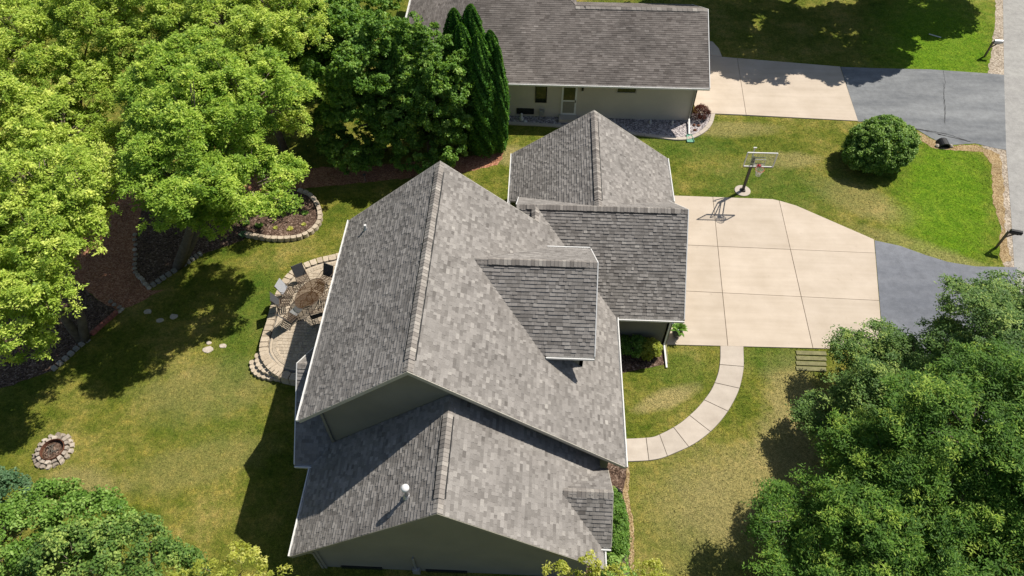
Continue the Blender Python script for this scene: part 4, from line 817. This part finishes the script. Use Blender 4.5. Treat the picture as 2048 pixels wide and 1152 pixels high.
# stepping stones and fire pit
gs = 'flat stones sunk in the lawn'
for px, py, s, lab in ((416, 700, .21, 'large pale flat stone sunk in the sunny lawn'), (446, 692, .15, 'pale flat stone right of the large one in the lawn'), (418, 686, .11, 'small flat stone just above the large one'), (296, 623, .17, 'shaded round stone nearest the tree border'), (347, 633, .17, 'shaded flat stone right of the round one'), (320, 641, .15, 'shaded narrow stone between the two larger ones')):
    q = G(px, py); n = 9; MB().prism([(q[0]+s*1.25*math.cos(a*2*math.pi/n)*random.uniform(.8, 1.15), q[1]+s*math.sin(a*2*math.pi/n)*random.uniform(.8, 1.15)) for a in range(n)], .0, .03, .9, inset=.015).obj('stepping_stone', M['stone'], label=lab, category='stepping stone', group=gs) if False else None
    mb = MB().prism([(q[0]+s*1.25*math.cos(a*2*math.pi/n)*random.uniform(.8, 1.15), q[1]+s*math.sin(a*2*math.pi/n)*random.uniform(.8, 1.15)) for a in range(n)], .0, .03, .9, inset=.015)
    tag(mb.obj('stepping_stone', M['stone']), lab, 'stepping stone', gs)
fp = G(108, 902); ft = thing('fire_pit', 'round fire pit with a rusty iron ring set in pale stones', 'fire pit', (fp[0], fp[1], 0))
for ring, (r0_, r1_, n, zz) in enumerate(((.50, .66, 15, .16), (.67, .83, 18, .09))):
    for i in range(n):
        a0 = 2*math.pi*i/n+.03+ring*.2; a1 = 2*math.pi*(i+1)/n-.03+ring*.2; q = [(fp[0]+r_*math.cos(a), fp[1]+r_*math.sin(a)) for r_, a in ((r0_, a0), (r1_*random.uniform(.93, 1.08), a0), (r1_*random.uniform(.97, 1.1), (a0+a1)/2), (r1_*random.uniform(.93, 1.08), a1), (r0_, a1))]
        MB().prism(q, 0, zz*random.uniform(.8, 1.2), random.random(), inset=.025).obj('stone', M['stone'], ft)
mb = MB(); vs = []; fs = []; n = 28
for r_, z in ((.47, .0), (.47, .2), (.49, .2), (.49, .0)):
    for j in range(n): vs.append((fp[0]+r_*math.cos(2*math.pi*j/n), fp[1]+r_*math.sin(2*math.pi*j/n), z))
for i in range(3):
    for j in range(n): fs.append((i*n+j, i*n+(j+1) % n, (i+1)*n+(j+1) % n, (i+1)*n+j))
mb.add(vs, fs).obj('iron_ring', M['rust'], ft)
MB().lathe((fp[0], fp[1], .012), [(.468, 0), (.3, .03), (.1, .05)], 20).obj('ash', M['mulch'], ft)
for i in range(7):
    a = random.uniform(0, 3.1); x, y = fp[0]+random.uniform(-.2, .2), fp[1]+random.uniform(-.2, .2); MB().tube([(x-.18*math.cos(a), y-.18*math.sin(a), .08), (x+.18*math.cos(a), y+.18*math.sin(a), .11)], .02, 6).obj('charred_stick', M['bark'], ft)
# ------------------------------------------------------------------ patio
PH = .5
po_l = GP([(668, 516), (640, 522), (612, 532), (592, 543), (575, 560), (563, 585), (552, 612), (545, 640), (537, 665), (531, 690), (532, 708), (543, 726), (556, 738), (575, 746)], PH)
po_l = [(-9.0, po_l[0][1]+.55)]+po_l+[(-9.3, po_l[-1][1]-.25)]
edge = spl(po_l, 61); inner_e = []
for i, p in enumerate(edge):
    a = Vector((*edge[max(0, i-1)], 0)); b = Vector((*edge[min(60, i+1)], 0)); t_ = (b-a).normalized(); o = Vector((t_.y, -t_.x, 0)); inner_e.append((p[0]-o.x, p[1]-o.y, o))
sgn = 1 if (inner_e[30][0] > edge[30][0]) else -1
pt = thing('patio', 'raised paver patio with curved block wall and steps on the left side of the house', 'patio', (-11, 20, 0))
def offs(d): return [(edge[i][0]+sgn*(-inner_e[i][2].x)*d, edge[i][1]+sgn*(-inner_e[i][2].y)*d) for i in range(61)]
MB().prism([*offs(.14), (-7.5, edge[-1][1]), (-7.5, edge[0][1])], 0, PH-.07).obj('base', M['greyblock'], pt)
for lay in range(3):
    pts = offs(-.02+.015*lay) if lay < 3 else 0
    arc = pts if sgn > 0 else pts[::-1]
    rev = arc[::-1]
    arc_blocks(pt, rev, 34, .1, .31, .155, lay*.165, M['block'], 'wall_block', .004, .045, .006, 40+lay)
# field pavers
ins = offs(.56)+[(-7.5, edge[-1][1]+.2), (-7.5, edge[0][1]-.2)]
def inside(x, y, P):
    c = False
    for i in range(len(P)):
        (a, b), (d, e) = P[i][:2], P[(i+1) % len(P)][:2]
        if (b > y) != (e > y) and x < (d-a)*(y-b)/(e-b)+a: c = not c
    return c
rr = random.Random(9); y = 15.5; row = 0; cnt = 0; stuff = MB()
while y < 25.5:
    hgt = .2 if row % 2 else .15; x = -13.2-rr.uniform(0, .2)
    while x < -7.6:
        w = rr.choice((.15, .22, .3)); cx, cy = x+w/2, y+hgt/2
        if inside(cx, cy, ins):
            if cx < -8.9 and cnt < 236 and cy < 24.4: MB().box((cx, cy, PH-.02), (w-.012, hgt-.012, .05+rr.uniform(-.003, .003)), tint=rr.random(), top=.97).obj('paver', M['paver'], pt); cnt += 1
            else: stuff.box((cx, cy, PH-.02), (w-.012, hgt-.012, .05), tint=rr.random(), top=.97)
        x += w
    y += hgt; row += 1
stuff.obj('paver_field', M['paver'], pt, kind='stuff')
a_, b_ = spl(offs(.32), 64), spl(offs(.52), 64)
for i in range(63):
    q = [a_[i], a_[i+1], b_[i+1], b_[i]]; MB().prism(q, PH-.05, PH+.006, rr.random()*.7, inset=.007).obj('paver', M['paver'], pt)
sand = sheet('joint_sand', offs(.2)+[(-7.5, edge[-1][1]+.1), (-7.5, edge[0][1]-.1)], PH-.015, M['block'], pt)
for k, line in enumerate(([(500, 720), (502, 738), (513, 750), (532, 756), (560, 758)], [(511, 706), (512, 726), (522, 740), (542, 748), (562, 750)], [(521, 698), (524, 716), (534, 729), (548, 738), (566, 742)])):
    hgt = .16*(k+1)-.0; ln = spl(GP(line, hgt), 24); center = G(560, 715, hgt)
    MB().prism([(p[0]+(center[0]-p[0])*.12, p[1]+(center[1]-p[1])*.12) for p in ln]+[tuple(center[:2])], 0, hgt-.012).obj('step_fill', M['greyblock'], pt)
    arc_blocks(pt, ln, 8, .06, .36, .15, hgt-.155, M['block'], 'step_block', .004, .05, .008, 50+k)
# furniture
tc = G(620, 586, PH+.72)
tb = thing('patio_table', 'oval patio table with a brown glass top and dark frame', 'table', (tc[0], tc[1], PH), R(70))
mb = MB(); n = 32; el = [(.98*math.cos(2*math.pi*i/n), .6*math.sin(2*math.pi*i/n)) for i in range(n)]
MB().prism(el, .70, .71).obj('glass_top', M['bronze_glass'], tb, wc=False)
MB().tube([(x, y, .705) for x, y in el]+[(*el[0], .705)], .02, 6, cap=False).obj('rim', M['slat'], tb, wc=False)
for sx in (-1, 1):
    for sy in (-1, 1): MB().tube([(sx*.2, sy*.12, .4), (sx*.45, sy*.28, .5), (sx*.62, sy*.38, .0)], .02, 6).obj('leg', M['slat'], tb, wc=False)
MB().tube([(.32*math.cos(i*math.pi/8), .24*math.sin(i*math.pi/8), .42) for i in range(17)], .015, 5, cap=False).tube([(0, 0, .0), (0, 0, .7)], .02, 6).obj('brace_ring', M['slat'], tb, wc=False)
def chair(label, px, py, ang, loc=None, back='sling'):
    q = G(px, py, PH+.6); t = thing('patio_chair', label, 'chair', (q[0], q[1], PH), ang, 'patio chairs around the glass table'); return t
def build_chair(t, back):
    # faces -y locally
    MB().add([(-.27, .22, .42), (.27, .22, .42), (.27, .48, 1.02), (-.27, .48, 1.02), (-.27, .25, .42), (.27, .25, .42), (.27, .51, 1.02), (-.27, .51, 1.02)], [(0, 1, 2, 3), (7, 6, 5, 4), (0, 4, 5, 1), (1, 5, 6, 2), (2, 6, 7, 3), (3, 7, 4, 0)]).obj('backrest', M[back], t, wc=False)
    for i in range(6): MB().box((0, -.24+i*.088, .42), (.5, .045, .02)).obj('seat_slat', M['slat'], t, wc=False)
    for s in (-1, 1):
        MB().tube([(s*.29, -.3, .0), (s*.29, -.28, .62), (s*.29, .0, .66), (s*.29, .3, .64)], .017, 6).obj('arm', M['slat'], t, wc=False)
        MB().tube([(s*.28, -.27, .41), (s*.28, .22, .41), (s*.28, .52, 1.04)], .017, 6).obj('side_frame', M['slat'], t, wc=False)
        MB().tube([(s*.28, .1, .41), (s*.28, .42, 0)], .017, 6).obj('leg', M['slat'], t, wc=False)
chairs = [(604, 556, 'charcoal patio chair at the top end of the glass table', 'sling'), (650, 556, 'charcoal patio chair at the upper right of the table, nearest the eave', 'sling'), (578, 582, 'patio chair with a pale grey back on the left of the table', 'sling_pale'),
          (567, 602, 'charcoal patio chair at the left edge of the patio', 'sling'), (579, 632, 'charcoal patio chair at the lower left, farthest from the table', 'sling'), (632, 626, 'charcoal patio chair at the lower right of the table', 'sling'), (654, 590, 'charcoal patio chair on the right of the table, half under the eave', 'sling')]
angs = [None]*7
proto = {}
for (px, py, lab, bk_) in chairs:
    q = G(px, py, PH+.5); an = math.atan2(q[1]-tc[1], q[0]-tc[0])-math.pi/2
    if bk_ not in proto:
        t = thing('patio_chair', lab, 'chair', (0, 0, 0), 0, 'patio chairs around the glass table'); build_chair(t, bk_); proto[bk_] = t
    else: t = copy_tree(proto[bk_]); t['label'] = lab
    t.location = (q[0], q[1], PH+.006); t.rotation_euler = (0, 0, an)
q = G(592, 622, PH+.45); t = thing('side_table', 'small square grey side table between two patio chairs', 'side table', (q[0], q[1], PH+.006), R(-30))
MB().box((0, 0, .45), (.45, .45, .025)).obj('table_top', M['grey_metal'], t, wc=False)
for sx in (-1, 1):
    for sy in (-1, 1): MB().bar((sx*.19, sy*.19, 0), (sx*.19, sy*.19, .44), .025).obj('leg', M['slat'], t, wc=False)
# potted plant on driveway corner
p = G(1352, 672); t = thing('potted_plant', 'dark glazed pot of broad leaves standing at the garage corner of the driveway', 'potted plant', (p[0], p[1], .045))
MB().lathe((p[0], p[1], .045), [(.14, 0), (.24, .2), (.26, .38), (.2, .46), (.22, .5)], 18).obj('pot', M['ceramic'], t, smooth=True)
rg = np.random.default_rng(5)
for i in range(20):
    an = i*2.4; L = rg.uniform(.35, .65); d = Vector((math.cos(an), math.sin(an), rg.uniform(.5, 1.5))).normalized()*L; s_ = Vector((-math.sin(an), math.cos(an), 0))*.07; b = Vector((p[0], p[1], .5))
    MB().add([b, b+d*.5-s_, b+d*.85-s_*.8-Vector((0, 0, .06)), b+d*1.1-Vector((0, 0, .18)), b+d*.85+s_*.8-Vector((0, 0, .06)), b+d*.5+s_], [(0, 1, 5), (1, 2, 4, 5), (2, 3, 4)], float(rg.uniform(.1, .9))).obj('leaf', M['leaf_bush'], t)
# wooden planks in the lawn below the driveway
t = thing('plank_cover', 'weathered plank cover sunk in the lawn at the lower edge of the driveway', 'cover', (*G(1620, 718)[:2], 0))
for i in range(4):
    a = G(1592, 706+i*10.5); b = G(1652, 708+i*10.5); MB().bar((a[0], a[1], .03), (b[0], b[1], .03), .22, .05, random.random()).obj('plank', M['wood'], t)
# basketball hoop -------------------------------------------------------------
hb = (12.02, 30.44); t = thing('basketball_hoop', 'basketball hoop with a clear backboard on a grey pole at the driveway edge', 'basketball hoop', (*hb, 0))
MB().lathe((*hb, 0), [(.45, 0), (.45, .04), (.43, .05)], 24).obj('concrete_footing', M['walk'], t)
MB().box((*hb, .09), (.26, .26, .08)).bar((hb[0], hb[1], .05), (hb[0], hb[1], 2.55), .13, .13).obj('pole', M['dark_metal'], t)
by, bx0, bx1, bz0, bz1 = 29.52, 11.25, 12.82, 2.68, 3.62; bc = (bx0+bx1)/2
bd = MB().box((bc, by, (bz0+bz1)/2), (bx1-bx0-.06, .012, bz1-bz0-.06)).obj('backboard', M['board'], t)
fr = MB(); w = .05
for a, b in (((bx0, by, bz0), (bx1, by, bz0)), ((bx1, by, bz0), (bx1, by, bz1)), ((bx1, by, bz1), (bx0, by, bz1)), ((bx0, by, bz1), (bx0, by, bz0))): fr.bar(a, b, w, .05)
fr.obj('board_frame', M['white'], bd)
sq = MB()
for a, b in (((bc-.28, bz0+.12), (bc+.28, bz0+.12)), ((bc+.28, bz0+.12), (bc+.28, bz0+.5)), ((bc+.28, bz0+.5), (bc-.28, bz0+.5)), ((bc-.28, bz0+.5), (bc-.28, bz0+.12))): sq.bar((a[0], by-.02, a[1]), (b[0], by-.02, b[1]), .012, .05)
sq.obj('shooter_square', M['white'], bd)
MB().bar((bx0, by+.01, bz0-.04), (bx1, by+.01, bz0-.04), .06, .07).obj('padding', M['black'], bd)
for s in (-1, 1):
    MB().bar((hb[0]+s*.09, hb[1], 2.5), (bc+s*.22, by+.03, 3.3), .04, .05).obj('arm', M['grey_metal'], t)
    MB().bar((hb[0]+s*.09, hb[1]+.05, 2.05), (bc+s*.22, by+.03, 2.85), .04, .05).obj('arm', M['grey_metal'], t)
MB().bar((hb[0], hb[1]+.35, 2.9), (hb[0], hb[1]+.1, 1.7), .05, .05).bar((hb[0]-.09, hb[1]+.3, 2.95), (hb[0]+.09, hb[1]+.3, 2.95), .05, .05).obj('height_adjuster', M['white'], t)
rc = (bc, by-.36, bz0+.12); MB().tube([(rc[0]+.23*math.cos(i*math.pi/12), rc[1]+.23*math.sin(i*math.pi/12), rc[2]) for i in range(25)], .012, 6, cap=False).obj('rim', M['orange'], t)
MB().box((bc, by-.07, bz0+.12), (.16, .12, .1)).obj('bracket', M['red'], t)
nm = MB()
for i in range(14):
    a0 = 2*math.pi*i/14
    for s in (1, -1):
        pts = []
        for k in range(6):
            zz = k*.085; r_ = .23-.11*min(1, k/4); a = a0+s*k*.22; pts.append((rc[0]+r_*math.cos(a), rc[1]+r_*math.sin(a), rc[2]-zz))
        nm.tube(pts, .009, 4, cap=False)
nm.obj('net', M['net'], t)
# mailboxes ----------------------------------------------------------------------
def mailbox(label, base, z, ang, white_top):
    t = thing('mailbox', label, 'mailbox', (base[0], base[1], 0), ang, 'mailboxes by the road')
    MB().bar((0, 0, 0), (0, 0, z), .1, .1).obj('post', M['slat'], t, wc=False)
    MB().bar((.0, 0, z-.12), (.5, 0, z-.12), .08, .06).bar((0, 0, z-.5), (.32, 0, z-.15), .06, .06).obj('arm', M['slat'], t, wc=False)
    pr_ = [(-.09, 0), (.09, 0), (.09, .14), (.065, .2), (0, .225), (-.065, .2), (-.09, .14)]
    vs = [(x, yy, z-.08+zz) for x in (.05, .6) for yy, zz in pr_]; MB().add(vs, [tuple(range(7))[::-1], tuple(range(7, 14))]+[(i, (i+1) % 7, 7+(i+1) % 7, 7+i) for i in range(7)]).obj('box', M['grey_metal'] if white_top else M['black'], t, wc=False)
    MB().box((.61, 0, z+.02), (.015, .17, .18)).obj('door', M['dark_metal'], t, wc=False); return t
mbx = G(1969, 113); mailbox('grey metal mailbox on a dark post above the neighbouring asphalt drive', mbx, 1.15, R(-2), True)
mby = G(1992, 495); mailbox('black mailbox on a dark post beside the lower dry verge', mby, 1.3, R(-15), False)
# small things --------------------------------------------------------------------
q = G(1886, 291); t = thing('drain_culvert', 'black drain culvert opening where the neighbouring asphalt meets the grass', 'drain', (q[0], q[1], 0))
mb = MB(); vs = []; n = 10
for y_ in (-.25, .35):
    for r_ in (.34, .27):
        for j in range(n+1): a = math.pi*j/n; vs.append((q[0]+r_*math.cos(a), q[1]+y_, .0+r_*math.sin(a)))
k = n+1; fs = []
for j in range(n): fs += [(j, j+1, 2*k+j+1, 2*k+j), (k+j, 3*k+j, 3*k+j+1, k+j+1), (j, k+j, k+j+1, j+1)]
mb.add(vs, fs).obj('pipe', M['black'], t); MB().box((q[0], q[1]+.05, .02), (.55, .55, .012)).obj('floor', M['black'], t)
for dx_ in (-.4, .42): MB().lathe((q[0]+dx_, q[1]-.1, 0), [(.12, 0), (.14, .08), (.05, .15)], 8, .8, jit=.2).obj('stone', M['stone'], t)
a = G(1858, 68, .05); b = G(1882, 75, .05); tag(MB().tube([a, b], .035, 8).obj('pvc_pipe', M['white']), 'short white pipe lying on the neighbouring lawn', 'pipe')
q = G(731, 362); t = thing('path_light', 'small black path light on a pale stake in front of the dark trees', 'path light', (q[0], q[1], 0))
MB().tube([(q[0], q[1], 0), (q[0], q[1], .5)], .014, 6).obj('stake', M['grey_metal'], t); MB().lathe((q[0], q[1], .5), [(.05, -.06), (.1, 0), (.02, .05)], 10).obj('lamp_head', M['dark_metal'], t)
q = G(1046, 243); t = thing('garden_statue', 'pale cast garden figure in the gravel below the basement window', 'statue', (q[0], q[1], 0))
MB().lathe((q[0]-.1, q[1]+.1, 0), [(.14, 0), (.15, .12), (.1, .3), (.05, .36), (.08, .42), (.08, .5), (.03, .56)], 10).obj('body', M['statue'], t, smooth=True)
MB().lathe((q[0]+.15, q[1]-.05, 0), [(.12, 0), (.13, .06), (.05, .12)], 9).obj('base', M['statue'], t)
for px, py, lab in ((1300, 247, 'white figurine in the gravel nearest the downspout, larger one'), (1344, 249, 'small white figurine in the gravel nearest the downspout'), (1018, 237, 'white figurine beside the cedars at the foot of the beige wall'), (1150, 235, 'round white figurine beside the door step')):
    q = G(px, py); tag(MB().lathe((q[0], q[1], 0), [(.07, 0), (.09, .08), (.05, .18), (.07, .23), (.05, .29), (.01, .31)], 10).obj('figurine', M['statue'], smooth=True), lab, 'figurine', 'small figurines along the beige wall')
q = G(1238, 981, .05); tag(MB().bar((q[0]-.1, q[1]+.12, .03), (q[0]+.12, q[1]-.13, .12), .07, .05).obj('drain_spout', M['black']), 'short black drain spout lying in the mulch above the hedge', 'spout')
q = G(1400, 262, .05)
for k, (px, py) in enumerate(((1388, 251), (1397, 252), (1390, 261))):
    q = G(px, py); tag(MB().lathe((q[0], q[1], 0), [(.09, 0), (.11, .06), (.04, .12)], 7, .05, jit=.25).obj('rock', M['rust']), ['dark rock left of the pair below the red bush', 'dark rock right of the pair below the red bush', 'dark rock nearest the edging, below the other two'][k], 'rock', 'dark rocks on the pale gravel')
for L, lab in (([(1331, 687), (1334, 727)], 'pale timber edging the right side of the front corner bed'),):
    a, b = G(*L[0]), G(*L[1]); tag(MB().bar((a[0], a[1], .05), (b[0], b[1], .05), .09, .1).obj('timber_edging', M['wood']), lab, 'edging')
